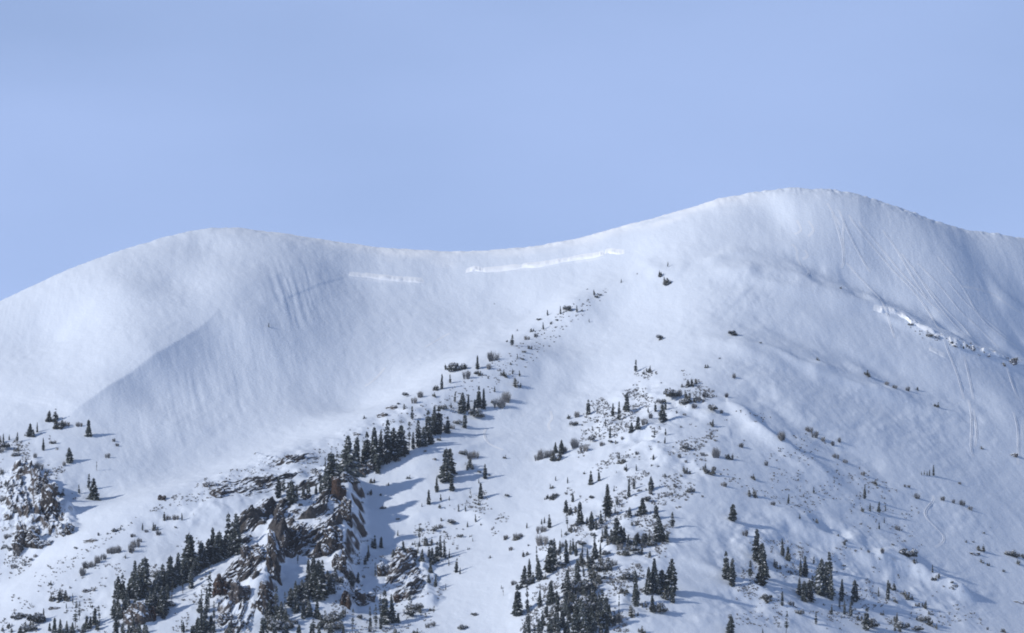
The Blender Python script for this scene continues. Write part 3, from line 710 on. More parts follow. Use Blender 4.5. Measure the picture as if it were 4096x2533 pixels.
cluster('U2', 'on smooth slope below right summit', "2170,1118,92s 2070,490,26s 2248,1122,46b 2350,440,26b 2400,497,40b 2340,887,32b 1180,640,8b 1830,540,10b 2180,432,10b")
cluster('U2', 'standing alone below flutes of the left bowl', "-393,803,32s")
cluster('U3', 'on high slope near right summit', "112,665,34s 112,772,42b 68,722,30b 525,1102,36b 65,1130,26b 360,1306,20b 440,1250,14b 1210,802,14b 700,1150,14b")
cluster('U3', 'on bright rib right of summit slope', "1920,1158,18b 1990,1182,14b 2022,1178,22b 2062,1192,18b 2125,1215,14g 2190,1212,16g 2255,1292,16b 2320,1272,28b 1780,1112,22b 1660,1040,18b")
cluster('U3', 'on second rib of right slope', "1375,1358,34b 1510,1418,26g 1560,1440,26g 1640,1455,30g 1070,1260,22b 1700,1450,22b")
# the wooded rib
cluster('B3', 'in loose group atop tree-dotted rib', "140,592,142s 205,635,205s 60,702,80s 110,832,120s 290,538,205S 345,765,105S 418,735,142S 530,557,66s 610,542,102s 690,655,200S 490,690,80g 560,615,62g")
cluster('B3', 'in grey thicket at top of rib', "720,520,110s 670,455,56b 790,410,120b 870,375,84g 980,262,92b 920,465,66b 990,425,112b 1060,405,62b 1165,385,72g 1040,505,60g 1080,430,60g 910,270,40b 1040,240,60b")
cluster('B3', 'below thicket on the rib', "600,802,82s 722,805,80s 712,892,72s 590,832,30b 180,892,38b 240,850,40g 930,585,32g 1245,548,84b 1340,560,40g 1212,695,62b 845,560,30g 890,720,30g 640,885,20b")
cluster('B3', 'halfway down the tree-dotted rib', "212,1060,70s 400,1192,72s 375,1392,112s 320,1485,205s 562,1400,148S 180,1215,26s 265,1102,80b 272,1192,66b 945,962,56b 575,1062,48b 570,1138,20b 640,1148,20b")
cluster('B3', 'on right shoulder of the rib', "1285,1045,112g 955,1215,74b 1130,1190,70b 1180,1222,88b 1250,1190,46g 1422,1064,56b 870,1048,50g 708,1256,44b 895,1252,32b 995,1432,54b 828,1368,38b 1360,1362,50g 1130,1030,44g")
cluster('B3', 'scattered across dim side slope', "1470,175,60g 1390,385,56g 1550,935,52g 1165,885,26g 1270,870,26g 1130,1485,30g 720,1480,30g 780,1460,36g 565,1455,34b 500,1405,24b 435,1420,26b 410,1015,40g 1330,1240,26g 945,1100,30g")
# open slope left of the rib
cluster('Z3', 'on open snow left of rib', "735,96,98s 560,352,92S 65,512,94s 520,345,70S 805,527,76s 750,552,92s 35,642,102s 25,542,32s 600,540,40s 522,526,32s")
cluster('Z3', 'in broken line across open snow', "400,392,44g 440,386,72g 480,372,50g 525,384,52b 585,340,40g 650,312,66g 705,332,46g 757,272,36b 825,298,30g 640,168,30b 665,112,40g 185,378,24b 610,120,24b 795,140,16b 770,240,20b")
cluster('Z3', 'on bumpy snow left of the rib', "335,832,36s 5,792,52s 505,572,30b 465,642,30b 510,642,44b 705,482,18b 280,905,42b 200,905,26b 210,630,20b 330,1012,30b 95,490,14b 755,640,20b 35,812,14b 95,1026,18b 235,970,20g 880,280,20b")
# forest below
cluster('B2', 'at top edge of lower forest', "755,152,96s 685,262,132S 700,422,160n 830,378,235S 515,422,142s 1120,302,330s 1180,42,52s 1335,102,125s 1215,182,92s 1192,272,72s 1478,282,180S 460,372,66s 430,385,60s")
cluster('B2', 'among trees at forest top', "760,272,80b 725,268,50b 1520,155,66b 1330,300,92b 1420,302,50b 1555,70,40g 1290,120,40b 950,110,30b 490,120,30b 540,125,36b 580,95,36b 690,490,40b 745,455,66b 800,400,40b")
cluster('B2', 'in upper dark stand of forest', "950,442,190S 1050,382,142s 1000,442,112s 900,385,80S 1210,592,275S 1285,562,150S 1255,580,180S 1620,322,142S 1660,562,265S 1625,550,170s 1735,570,120s 1790,420,160s 1790,310,60s")
cluster('B2', 'beneath the upper dark stand', "1140,582,84b 1345,600,100b 1460,560,90b 1100,430,40b 1040,562,60b 970,520,50b 1400,400,50b 1310,705,112b 1385,692,92b 1440,692,72b 1540,722,62b 1250,640,60g 1490,630,60g 1590,610,60b")
cluster('B2', 'at left side of lower forest', "385,782,172n 408,962,222S 305,965,222s 250,1005,190S 340,1000,120s 522,885,335s 482,852,122s 572,762,132s 622,802,142n 692,792,245s 640,522,92n 545,620,80n")
cluster('B2', 'in left thicket of lower forest', "435,600,120g 425,470,80g 280,1015,80b 460,960,60b 640,830,60b 600,690,60b 640,620,50g 275,705,34b 110,655,40g 60,530,40g 180,540,70g 210,520,50g 300,605,20b 215,1052,84b 150,1010,50g")
cluster('B2', 'in middle of lower forest', "762,662,132s 790,712,142s 912,762,132s 990,742,185S 1040,702,122s 800,882,142S 870,930,130s 720,690,100s 985,690,220n 1060,500,72s 840,800,120S 930,880,160s")
cluster('B2', 'between trees of lower forest', "850,612,60b 850,802,84b 1000,812,112b 1090,862,134b 950,962,142b 1030,952,94b 1100,702,54b 1060,880,100b 900,820,90b 1010,1000,90b 940,1060,120b 870,1080,100b 1180,820,80g")
cluster('B2', 'in lower left front of forest', "182,1335,325s 285,1295,272n 285,1505,255s 410,1245,182s 440,1505,222n 530,1205,240S 590,1185,112S 490,1265,132n 702,1175,315s 380,1405,142n 340,1425,102n 35,1125,92n 15,1055,42s")
cluster('B2', 'in dark heart of lower forest', "650,1455,205S 600,1405,122S 540,1505,142s 720,1405,142S 790,1455,262S 850,1505,292S 900,1435,205S 960,1505,282S 1012,1425,222S 1062,1245,192s 1090,1455,265S 1140,1405,192S 1190,1435,142s 1240,1425,160n")
cluster('B2', 'filling gaps in forest heart', "740,1155,134b 860,1245,152b 930,1205,124b 1000,1185,112b 800,1105,152b 820,1300,140b 900,1300,120b 700,1300,90b 980,1300,110b 560,1330,80b 620,1280,80b 760,1240,120b 1000,1380,120b 480,1420,110b")
cluster('B2', 'on bright snow right of forest', "1412,1235,365s 1232,1305,182n 1380,1335,112b 1340,962,92b 1180,992,42b 1262,1092,82b 1430,830,40g 1460,1515,74b 1240,1400,100g")
cluster('B2', 'in dark clump right of forest', "1602,1085,345S 1540,1105,275S 1680,1095,245S 1640,1110,200S 1765,1105,360S 1792,1195,165S 1720,1100,180S 1582,1295,182S 1640,1300,112b 1720,1150,90b 1500,1240,50b")
# right foot
cluster('Z4', 'in trio of dark trees low right', "200,1042,202s 165,1152,112s 252,1155,195S 232,1205,135S 240,1075,150S 45,1205,175s 15,1165,182s 375,1012,112s 408,1042,94S 52,785,115S 35,1515,120S 245,1515,34s 395,1515,145n")
cluster('Z4', 'in pair of dark groves low right', "490,1145,112s 520,1145,134s 482,1265,112s 515,1305,134S 552,1305,142S 575,1065,54s 622,1255,222S 683,1125,144s 686,1295,182s 690,1392,66s 655,1235,184S 570,1215,80s")
cluster('Z4', 'in small spruces right of groves', "755,1305,140s 742,1345,62s 842,1305,142S 775,1392,92s 817,1408,94s 822,1330,60s 590,1458,84s 916,1493,144s 940,1475,64b 370,1335,94s 995,1275,62s 1055,1292,124s")
cluster('Z4', 'around the groves low right', "340,1088,52b 275,1302,46b 480,1392,34b 430,1335,36g 270,1290,34b 870,1425,28b 1010,1392,30b 1080,1225,40b 1100,1312,30b 1190,1285,50b 1155,1262,20b 130,880,40g 770,1080,14b 435,1130,12b 640,1330,14b")
cluster('Z4', 'at bottom right foot of slope', "1095,1440,52b 1150,1485,50b 1110,1465,40b 1285,1440,42b 1330,1460,42b 1360,1480,30b 1260,1505,40b 1280,1345,40b 1240,1335,18b 1330,1390,24b 1800,1505,30b 1700,1490,20g 1920,1315,22r 1120,1500,30b")
cluster('Z4', 'along lower bright rib', "1345,1120,52s 1190,1022,54b 1230,1052,30b 1160,985,24b 1022,992,36g 932,990,20g 1090,945,14b 765,935,26b 732,882,14b 1345,1165,30b 1380,1150,26b 1470,1192,18b 1500,1212,18b 1210,1005,36b 785,920,16b")
cluster('Z4', 'in middle of right slope', "905,642,94s 940,722,52s 995,728,68S 1040,722,42s 1000,838,46s 1032,798,36s 410,672,62s 485,772,34s 575,608,46s 892,722,26b 1120,848,40g 585,792,24b 180,627,50b 310,682,26g 1480,1225,14b")
cluster('Z4', 'in far group on right slope', "1352,492,70s 1325,492,42s 1292,488,32s 1310,490,26s 1275,488,26s 1250,645,46g 1410,652,30g 1480,668,26g 1540,685,40g 1590,715,32g 1520,548,20g 965,548,30b 1165,565,20g 1190,568,18g")
cluster('Z4', 'on dim upper right slope', "30,382,32b 175,512,30b 265,425,30g 360,260,60g 545,212,44g 580,242,44g 740,275,34g 700,295,30g 640,270,30g 1360,42,30b 1665,318,20b 1870,362,20r 720,380,36g 780,410,26g 895,490,30g 105,305,26g")
cluster('Z4', 'near right edge low down', "1560,922,14b 1605,922,14b 1655,975,32b 1620,1000,22r 1665,1055,26b 1705,1072,16b 1805,1112,14b 1850,1015,42b 1885,1025,34b 1905,1065,30b 1680,868,12b 1720,828,8b 1930,1020,30b")
# far left
cluster('A2', 'along crest at far left', "360,442,164S 450,395,122s 400,445,90S 205,512,122s 40,520,112s 110,485,66s 8,520,90s 1072,442,212S 525,612,152s 842,748,172S 1130,1205,255S 1070,1080,190s 960,1135,112s 1168,858,110n")
cluster('A2', 'on snowy shoulder at far left', "630,245,112b 710,335,96b 800,320,70g 745,330,60b 330,435,70b 60,605,96b 190,620,70b 10,640,80g 640,535,46b 960,325,66g 1375,505,44g 1420,560,40g 1300,700,60g 560,905,56b 770,800,60g 700,1150,84b")
cluster('A2', 'on snow-plastered nose at far left', "190,685,54b 250,905,100b 470,855,110g 40,905,80b 60,1065,110b 130,1125,120g 300,780,60g 740,1185,44b 430,700,60g 20,1250,90g 250,1040,70g 350,1320,80g 200,1380,70b 430,1420,70g 520,1130,60b")
cluster('A3', 'on icy apron below left nose', "210,540,90g 120,480,50b 330,400,60b 30,450,50b 260,160,60b 400,240,70g 100,330,70g 230,300,70g 440,560,40g 380,610,40b 320,660,36b 170,700,60g 430,120,60b 300,270,50g")
cluster('A3', 'on low ridge at lower left', "1040,790,100g 1090,700,90g 1160,690,90g 1230,635,100g 1290,590,80g 1370,520,80g 1430,520,100g 1190,705,18b 1030,825,30b 945,855,16b 950,462,32b 1130,365,44r 1235,290,40g 1440,245,50b 1350,275,26g 1500,215,40b")
cluster('A3', 'near bushy knoll at lower left', "830,1205,66s 910,1135,122n 720,1100,130b 800,1085,110b 660,1100,70b 850,1100,70b 680,1205,44r 620,915,54b 1100,985,44r 1160,1185,46b 880,950,30b 1320,930,20b 1245,885,18b 1180,985,40g 820,1265,20b")
cluster('A3', 'in thicket at bottom left corner', "545,1360,155s 120,1440,70b 170,1275,44b 200,1345,70b 270,1325,70b 340,1315,50b 300,1420,60b 450,1390,130b 500,1380,120b 350,1490,90b 400,1430,80b 280,1500,70b 40,1480,50b 130,1500,50b")
cluster('A3', 'along bottom edge at lower left', "940,1455,335n 990,1355,235n 1185,1405,205S 1250,1425,255n 1130,1455,152S 680,1505,192S 760,1512,172S 620,1485,102S 830,1512,152S 900,1512,132S 1040,1505,112S 1080,1460,170S 1220,1470,130S")
# spruces below the left ridge
cluster('A4', 'in left half of slanting spruce belt', "15,1185,325n 60,1185,285s 125,1065,305n 245,1065,340S 275,1085,475s 400,965,405S 345,985,325S 370,1060,240S 470,1090,150S 300,1180,180s 180,1150,160S 210,1000,170s")
cluster('A4', 'in middle of slanting spruce belt', "610,965,325s 650,945,205S 715,925,385S 825,885,375s 555,905,155S 780,855,205S 970,740,480S 985,955,260s 880,1015,172n 740,1095,250n 620,1285,350S 660,1255,220S 900,800,220S 690,1080,190S")
cluster('A4', 'at upper end of slanting spruce belt', "1110,665,300S 1190,620,290S 1245,605,410s 1310,605,375S 1350,595,300n 1440,485,485s 1510,485,365s 1405,505,205S 1545,530,400s 1080,710,170S 1480,520,260S 1280,600,240S 1200,560,160s")
cluster('A4', 'under the slanting spruce belt', "600,820,100b 680,830,90b 840,750,110b 560,980,80b 480,980,70b 420,1040,90b 1000,820,70g 1090,720,60g 530,1120,100b 700,1180,80b 800,800,80b 1420,560,60b 885,1105,24b")
cluster('A4', 'on upper snow ramp at left', "650,105,115s 870,98,92s 375,225,92s 700,95,64g 790,95,74g 540,215,84b 580,285,60g 790,200,26b 1015,45,42n 230,505,130g 290,440,104g 340,375,60g 60,505,94g 150,570,40b 260,310,50g 430,250,40g")
cluster('A4', 'around the lowest snow-capped crag', "180,1360,142S 260,1445,142S 330,1310,122S 120,1490,104S 400,1510,124S 230,1500,104b 300,1500,90b 160,1250,80s 440,1330,70b 50,1420,70b 380,1220,120s 60,1330,150S")
cluster('A4', 'beside the gully below brown spire', "1120,1255,285n 1180,1255,310s 1212,1185,435n 1090,1255,180S 1110,1405,154S 1150,1505,254S 1060,1515,204S 890,1505,134s 865,1510,164n 1225,1485,204S 1160,1330,150S 1270,1330,220n")
cluster('A5', 'in shaded hollow between brown crags', "170,525,505s 910,645,152n 1085,1005,450S 1130,1055,355S 1185,1085,480S 1225,1005,400s 1150,900,240S 970,1055,204S 750,1305,305n 645,1405,480n 890,1255,254S 1040,760,180S 1300,900,160s 1330,1000,220S")
cluster('A5', 'on shaded snow at bottom centre-left', "1000,905,150b 1290,860,110b 700,1485,150b 585,1445,190b 1245,1485,254n 1330,1435,164b 1440,1485,234n 860,1405,64b 1190,1450,130b 780,1450,100g 1380,1480,110b 540,1300,110b 620,1180,100b 950,1180,90b")
# second basin
cluster('B1', 'in shaded basin right of cliff', "620,455,168s 590,440,110s 700,445,144S 545,565,152s 502,655,112s 530,610,110s 910,295,74s 250,402,40b 910,92,26b 325,165,30b 250,722,30b 190,765,44s")
cluster('B1', 'on top of the lower crag', "1182,365,194n 860,555,94S 935,492,62s 980,525,164s 970,405,54s 1062,492,74s 1000,575,134S 1212,605,144S 1332,645,204S 1300,565,134s 1400,615,244s 1450,565,274s 1500,575,234s 1140,505,62b 1095,405,52b")
cluster('B1', 'on snow above the lower crag', "1200,232,50b 1240,375,70b 1165,425,62b 1290,405,80b 1365,245,56b 1385,205,50b 1460,105,42b 1490,250,30b 1525,305,32b 1590,150,62b 1785,185,74s 1690,312,42b 1815,305,32b 1850,365,52s 1650,210,14b 1730,218,16b")
cluster('B1', 'right of the lower crag', "1555,575,94s 1552,655,64s 1640,755,180s 1690,775,84s 1320,755,134S 1380,935,154s 1300,885,112S 1220,875,52b 1140,795,42b 1370,640,110S 1510,975,84n 1800,465,26b 1600,140,50b 1450,200,60g")
cluster('B1', 'left of the lower crag', "630,805,172n 325,905,174S 410,885,134S 220,885,84S 60,925,154S 30,840,120S 110,960,110S 130,800,120S 170,900,90b 420,650,40g 480,820,40g")
cluster('B1', 'standing below the lower crag', "750,1405,425s 850,1385,355s 640,1465,305n 570,1455,275n 700,1465,204s 800,1405,184s 340,1515,305n 200,1445,164n 1060,1105,104S 1100,1305,84s 690,1300,250n 910,1380,120S 1035,1060,90s")
cluster('B1', 'at foot of the lower crag', "1125,1235,104b 1060,1315,94b 1165,1255,74b 1730,1465,64b 1870,1295,44b 1280,1445,64g 1350,1425,64g 1110,1515,70b 900,1515,70b 1315,1235,70b 60,1400,120b 130,1350,110b 40,1500,100b 430,1340,60b 250,1290,90b 560,1500,80g")
cluster('B2', 'cut by the bottom edge below forest', "300,1640,260s 420,1650,280S 520,1640,260S 610,1660,300S 690,1640,260S 760,1660,320S 830,1650,290S 900,1660,300S 970,1640,260S 1040,1640,230S 1110,1600,180S 240,1620,200s 360,1600,180s")
cluster('A4', 'cut by bottom edge at lower left', "40,1620,300S 130,1640,260s 210,1600,200S 330,1620,240S 430,1640,230S 1000,1640,230S 1090,1660,330S 1180,1640,300S 1260,1660,280S")
cluster('A5', 'cut by bottom edge below brown crags', "60,1640,260S 160,1600,180s 480,1640,330S 620,1650,330s 760,1620,220S 920,1640,240S 1090,1620,240S 1180,1640,260s 1330,1620,220S 1480,1600,190S")
cluster('B2', 'in extra dark wood of forest heart', "600,1290,180S 680,1330,200S 760,1290,190S 840,1370,220S 920,1300,190S 990,1290,180S 1040,1350,210S 880,1120,170S 960,1120,160S 800,1000,170S 560,1500,190S 480,1350,150s 700,1010,140S 1100,1330,200S")
cluster('B2', 'about the forest top clearing', "1100,520,120S 1160,560,130S 1330,640,150S 1400,640,130S 1480,600,120S 1550,600,130S 620,680,130s 730,700,150s 850,720,120s 560,680,150s")
cluster('A4', 'thickening the slanting spruce belt', "80,1060,260S 150,1100,230S 320,1090,260S 380,1070,230S 520,1040,200S 590,1010,240S 560,1060,180S 680,980,230S 760,940,250S 860,900,240S 930,870,270S 1020,800,230S 1060,760,210S 1150,690,240S 1270,640,250S 1380,580,240S 1460,560,220S")
cluster('A4', 'in dark wood beside lowest snow-capped crag', "20,1320,240S 90,1330,200S 150,1290,220S 420,1240,200S 480,1210,220S 540,1190,230S 580,1260,200S 200,1240,180S 260,1260,170S 640,1330,150S")
cluster('A5', 'in wood under the dark brown crags', "820,1180,240S 920,1120,220S 1010,1120,260S 880,1060,200S 700,1360,240S 760,1400,200S 560,1330,220S 1050,1300,200S 1150,1330,220S 980,1330,210S")
# ------------------------------------------------------------------ rock outcrops, each a thing of its own
ROCKS_GROUP = 'rock outcrops on the wooded lower slopes'
def crag(label, u, v, wpx, hpx, dm, seed, tilt=-0.55, per=1.3, ledge=0.3, rough=0.5, mat=None, yaw=0.0, power=0.75, taper_=0.35, nblk=4, back=0.3, lift=0.36):
    """v is the lowest visible pixel of the rock; wpx, hpx its seen size; dm its depth in metres"""
    x, y = hit([u], [v]); x = float(x[0]); y = float(y[0]); z = float(H_at(x, y))
    w = wpx * y / F_PX; h = hpx * y / F_PX
    o = bpy.data.objects.new('rock_outcrop', crag_cluster(w, dm, h * 1.35, seed, tilt, per, ledge, rough, mat, power, taper_, nblk))
    o.location = (x, y + dm * back, z + h * lift); o.rotation_euler = (0, 0, yaw)
    COL.objects.link(o)
    o['label'] = label; o['category'] = 'rock'; o['group'] = ROCKS_GROUP
def slab(label, poly, amp, per, ang, seed, edge=4.0, lift=0.4, mat=None, drop=0.16, step_=0.38):
    """bedded rock lying in the slope: tilted ledges whose risers face away from the left, snow on the treads"""
    p = np.array(poly + [poly[0]], float)
    xy, tt = line_xy(p)
    gx = np.arange(xy[:, 0].min() - 1, xy[:, 0].max() + 1, step_); gy = np.arange(xy[:, 1].min() - 1, xy[:, 1].max() + 1, step_)
    X, Y = np.meshgrid(gx, gy)
    ins = np.zeros(X.shape, bool); best = np.full(X.shape, 1e9)
    for k in range(len(xy) - 1):
        ax, ay = xy[k]; bx, by = xy[k + 1]; dx, dy = bx - ax, by - ay
        ins ^= ((ay > Y) != (by > Y)) & (X < (bx - ax) * (Y - ay) / (by - ay + 1e-12) + ax)
        t = np.clip(((X - ax) * dx + (Y - ay) * dy) / (dx * dx + dy * dy + 1e-9), 0, 1)
        best = np.minimum(best, np.hypot(X - ax - t * dx, Y - ay - t * dy))
    sd = np.where(ins, best, -best) + 3.5 * fbm(X / 6, Y / 6, 3, seed + 40)
    ca, sa = math.cos(ang), math.sin(ang)
    wq = X * ca + Y * sa; al = -X * sa + Y * ca
    wx = wq + 2.2 * fbm(X / 15, Y / 15, 2, seed)
    n1 = fbm(wx / per, al / (per * 4.5), 4, seed + 2, .55) + .25 * vnoise(X / 16, Y / 16, seed + 30)
    lv = n1 * 3.0 + 8; fl = np.floor(lv); fr = lv - fl
    ter = (fl + sstep(1 - drop * 2.2, 1, fr) - 8) / 3.0                  # broken terraces
    n2 = fbm(wx / (per * .42), al / (per * 1.6), 3, seed + 12, .55)
    crk = np.clip(.10 - np.abs(vnoise(wx / 5, al / 2.6, seed + 22)), 0, 1) / .10
    m = .35 + 1.1 * np.clip(fbm(X / 9, Y / 12, 3, seed + 3) + .45, 0, 1)
    hgt = lift + amp * m * np.maximum(1.5 * (ter + .45) + .45 * n2 - .25 * crk, .02) + .3 * fbm(X / 1.8, Y / 1.8, 3, seed + 9)
    e = sstep(-.5, edge, sd)
    Z = H_at(X, Y) + hgt * e - .8 * (1 - sstep(-1.5, 1.2, sd))
    keep = (sd > -2.0)
    F = grid_faces(len(gx), len(gy)); kf = keep.ravel()[F].all(1); F = F[kf]
    # lean the ledges out over the slope a little
    Yo = Y - .45 * hgt * e
    V = np.stack([X + .25 * hgt * e, Yo, Z], -1).reshape(-1, 3)
    used = np.unique(F); mp_ = np.full(len(V), -1); mp_[used] = np.arange(len(used))
    c = np.array([V[used][:, 0].mean(), V[used][:, 1].mean(), V[used][:, 2].min()])
    o = bpy.data.objects.new('banded_rock_face', set_mesh('banded_rock_face', V[used] - c, mp_[F], [mat or m_slab], False))
    o.location = c
    COL.objects.link(o)
    o['label'] = label; o['category'] = 'rock'; o['group'] = 'banded rock faces in the lower left slope'
AN = math.atan2(-.55, .83)
slab('dark slanting rock slab at upper left of banded buttress', [(950, 2060), (1060, 1995), (1130, 2000), (1060, 2090), (990, 2170), (930, 2160)], 3.6, 4.2, AN, 501, 4, .6)
slab('snow-striped top ledges of banded buttress by brown cliff', [(1090, 2010), (1200, 1975), (1345, 1970), (1375, 2050), (1240, 2075), (1090, 2085)], 3.2, 4.0, AN, 502, 4)
slab('broad snow-striped rock face in middle of banded buttress', [(1080, 2090), (1240, 2080), (1375, 2060), (1370, 2190), (1260, 2240), (1120, 2215)], 3.6, 4.4, AN + .1, 503, 4)
slab('thinly striped ledges running along ridge behind ledge trees', [(820, 1975), (900, 1920), (1060, 1900), (1200, 1890), (1180, 1950), (1000, 1985), (880, 1990)], 2.0, 4.6, AN - .3, 504, 5, .1)
slab('slanting ledges just below the long dark spruce row', [(1130, 1950), (1230, 1900), (1310, 1870), (1330, 1920), (1240, 1960), (1150, 1975)], 2.2, 4.4, AN, 505, 5, .2)
slab('striped rock under the pointed spire at lower left', [(880, 2290), (980, 2210), (1060, 2190), (1050, 2290), (960, 2330), (900, 2400)], 3.0, 4.0, AN - .1, 506, 4, .3)
slab('snowy lower rocks left of the bottom gully', [(880, 2420), (980, 2380), (1040, 2420), (1010, 2533), (900, 2533)], 2.4, 4.0, AN + .3, 507, 4, .3, m_plaster)
slab('snow-plastered broken rock filling the left nose', [(0, 1880), (110, 1850), (190, 1930), (280, 2080), (260, 2130), (120, 2190), (0, 2200)], 3.0, 5.0, .2, 508, 6, .3, m_plaster)
slab('ledgy snow-plastered face of lower crag', [(1530, 2260), (1620, 2200), (1680, 2260), (1710, 2380), (1640, 2410), (1540, 2390)], 2.6, 3.4, AN, 509, 4, .4, m_plaster)
slab('thin brown ledges along top of middle ridge', [(1000, 1800), (1150, 1830), (1260, 1800), (1290, 1850), (1160, 1860), (1050, 1870)], 1.0, 4.5, AN - .2, 510, 6, .0)
crag('bare reddish brown cliff block at right end of banded buttress', 1352, 1998, 60, 105, 7, 401, -.2, 2.2, .25, .4, m_cliff, R(14), .6, .2, 2)
crag('dark cap rock overhanging the bare reddish brown cliff block', 1376, 1928, 80, 44, 6, 402, -.6, 1.2, .3, .6, None, R(10))
crag('dark shaded pillar under the bare reddish brown cliff block', 1380, 2085, 46, 95, 6, 403, -.2, 2.0, .3, .6, None, R(20))
crag('snow-capped boulder pile right of dark cap rock', 1450, 1895, 110, 52, 7, 404, -.5, 1.2, .3, .8, m_plaster)
crag('rugged dark rock under right edge of banded buttress', 1330, 2215, 90, 120, 8, 408, -.4, 1.5, .45, .7, None, R(14))
crag('shaded rib of rock at foot of banded buttress', 1362, 2290, 60, 110, 7, 409, -.2, 2.0, .35, .7, None, R(24))
crag('pointed snow-topped spire with dark shaded right side', 1085, 2310, 92, 190, 9, 410, -.5, 1.8, .4, .6, None, R(26), .85, .6, 3)
crag('snow-draped shoulder left of pointed spire', 1010, 2260, 120, 90, 9, 411, -.6, 1.3, .3, .6, m_plaster, R(-10))
crag('rust brown rock face above bottom gully', 880, 2385, 60, 100, 7, 412, -.4, 1.6, .3, .6, m_cliff, R(-8))
crag('domed snow-covered boulder below rust brown face', 965, 2420, 110, 90, 8, 413, -.4, 1.4, .2, .5, m_plaster)
crag('black shadowed rock at lower end of spire', 900, 2500, 60, 60, 6, 414, -.3, 1.2, .3, .6, None, R(20))
crag('dark shaded wall below pointed spire', 1065, 2450, 90, 130, 7, 415, -.3, 1.8, .35, .7, None, R(30))
crag('lowest snow-capped crag among trees at bottom left', 540, 2490, 130, 80, 8, 416, -.4, 1.2, .3, .7, m_plaster, R(-8))
crag('small black rock beside lowest snow-capped crag', 605, 2480, 36, 52, 4, 417, -.3, 1.0, .2, .6, m_cliff, R(14))
crag('rounded olive brown knob on lower crag', 1535, 2310, 66, 70, 7, 418, -.8, .8, .25, .5, None, R(-8))
crag('steep broken rock with trees atop lower crag', 1620, 2260, 80, 70, 7, 419, -.4, 1.2, .3, .7, None, R(14))
crag('brown rounded rock at base of lower crag', 1602, 2405, 56, 32, 5, 421, -.3, .8, .2, .6, m_cliff)
crag('thin dark ledge right of brown rounded rock', 1665, 2392, 80, 16, 4, 422, -.1, .6, .1, .6)
crag('dark brown rock below the shaded basin', 1382, 2425, 56, 74, 7, 423, -.4, 1.2, .3, .6, m_cliff, R(-10))
crag('black overhang with snowy top beside dark brown rock', 1455, 2420, 110, 60, 7, 424, -.7, 1.2, .35, .7, None, R(12))
crag('dark steep rock high on right edge of left nose', 165, 1985, 60, 90, 6, 437, .5, 1.3, .3, .8, None, R(30))
crag('dark broken rock at bottom of left nose', 100, 2190, 110, 80, 7, 438, .4, 1.2, .3, .8, None, R(12))
crag('dark overhanging tip of left nose above gully', 272, 2140, 74, 52, 6, 425, .5, 1.0, .3, .8, None, R(26))
crag('curved dark ledge under the left nose', 165, 2185, 90, 30, 5, 426, .6, 1.0, .25, .7, None, R(14))
crag('shaded rock edge on right flank of left nose', 200, 2085, 84, 150, 8, 427, .5, 1.3, .3, .8, None, R(30))
crag('dark brown ledge high on ridge above banded buttress', 1180, 1838, 70, 22, 4, 429, -.4, .7, .2, .7, m_cliff)
crag('black isolated rock on lower left ridge', 643, 2000, 40, 22, 4, 433, -.5, .8, .15, .6, m_cliff, R(-14))
crag('brown rocks on ridge right of black isolated rock', 850, 1945, 80, 22, 4, 434, -.5, .8, .2, .7)
crag('dark angular ledge above the dense spruce row', 1270, 1900, 60, 28, 5, 436, -.8, .9, .25, .7, None, R(-10))

for k, (u, v, w_, h_) in enumerate([(3745, 1352, 34, 14), (3815, 1385, 36, 16), (3880, 1398, 40, 20), (3950, 1425, 36, 14), (4050, 1455, 46, 20), (4015, 1462, 20, 10)]):
    crag(['smooth snowy bump at upper end of rocky bright rib', 'snow-crusted rock on bright rib below gap', 'biggest snowy rock in middle of rocky bright rib', 'low snowy rock between shrubs on bright rib', 'dark rock with shrub at far end of bright rib', 'tiny rock just below far end of bright rib'][k], u, v, w_, h_, 3.5, 601 + k, .3, .7, .15, .8, m_rime if k < 4 else None)

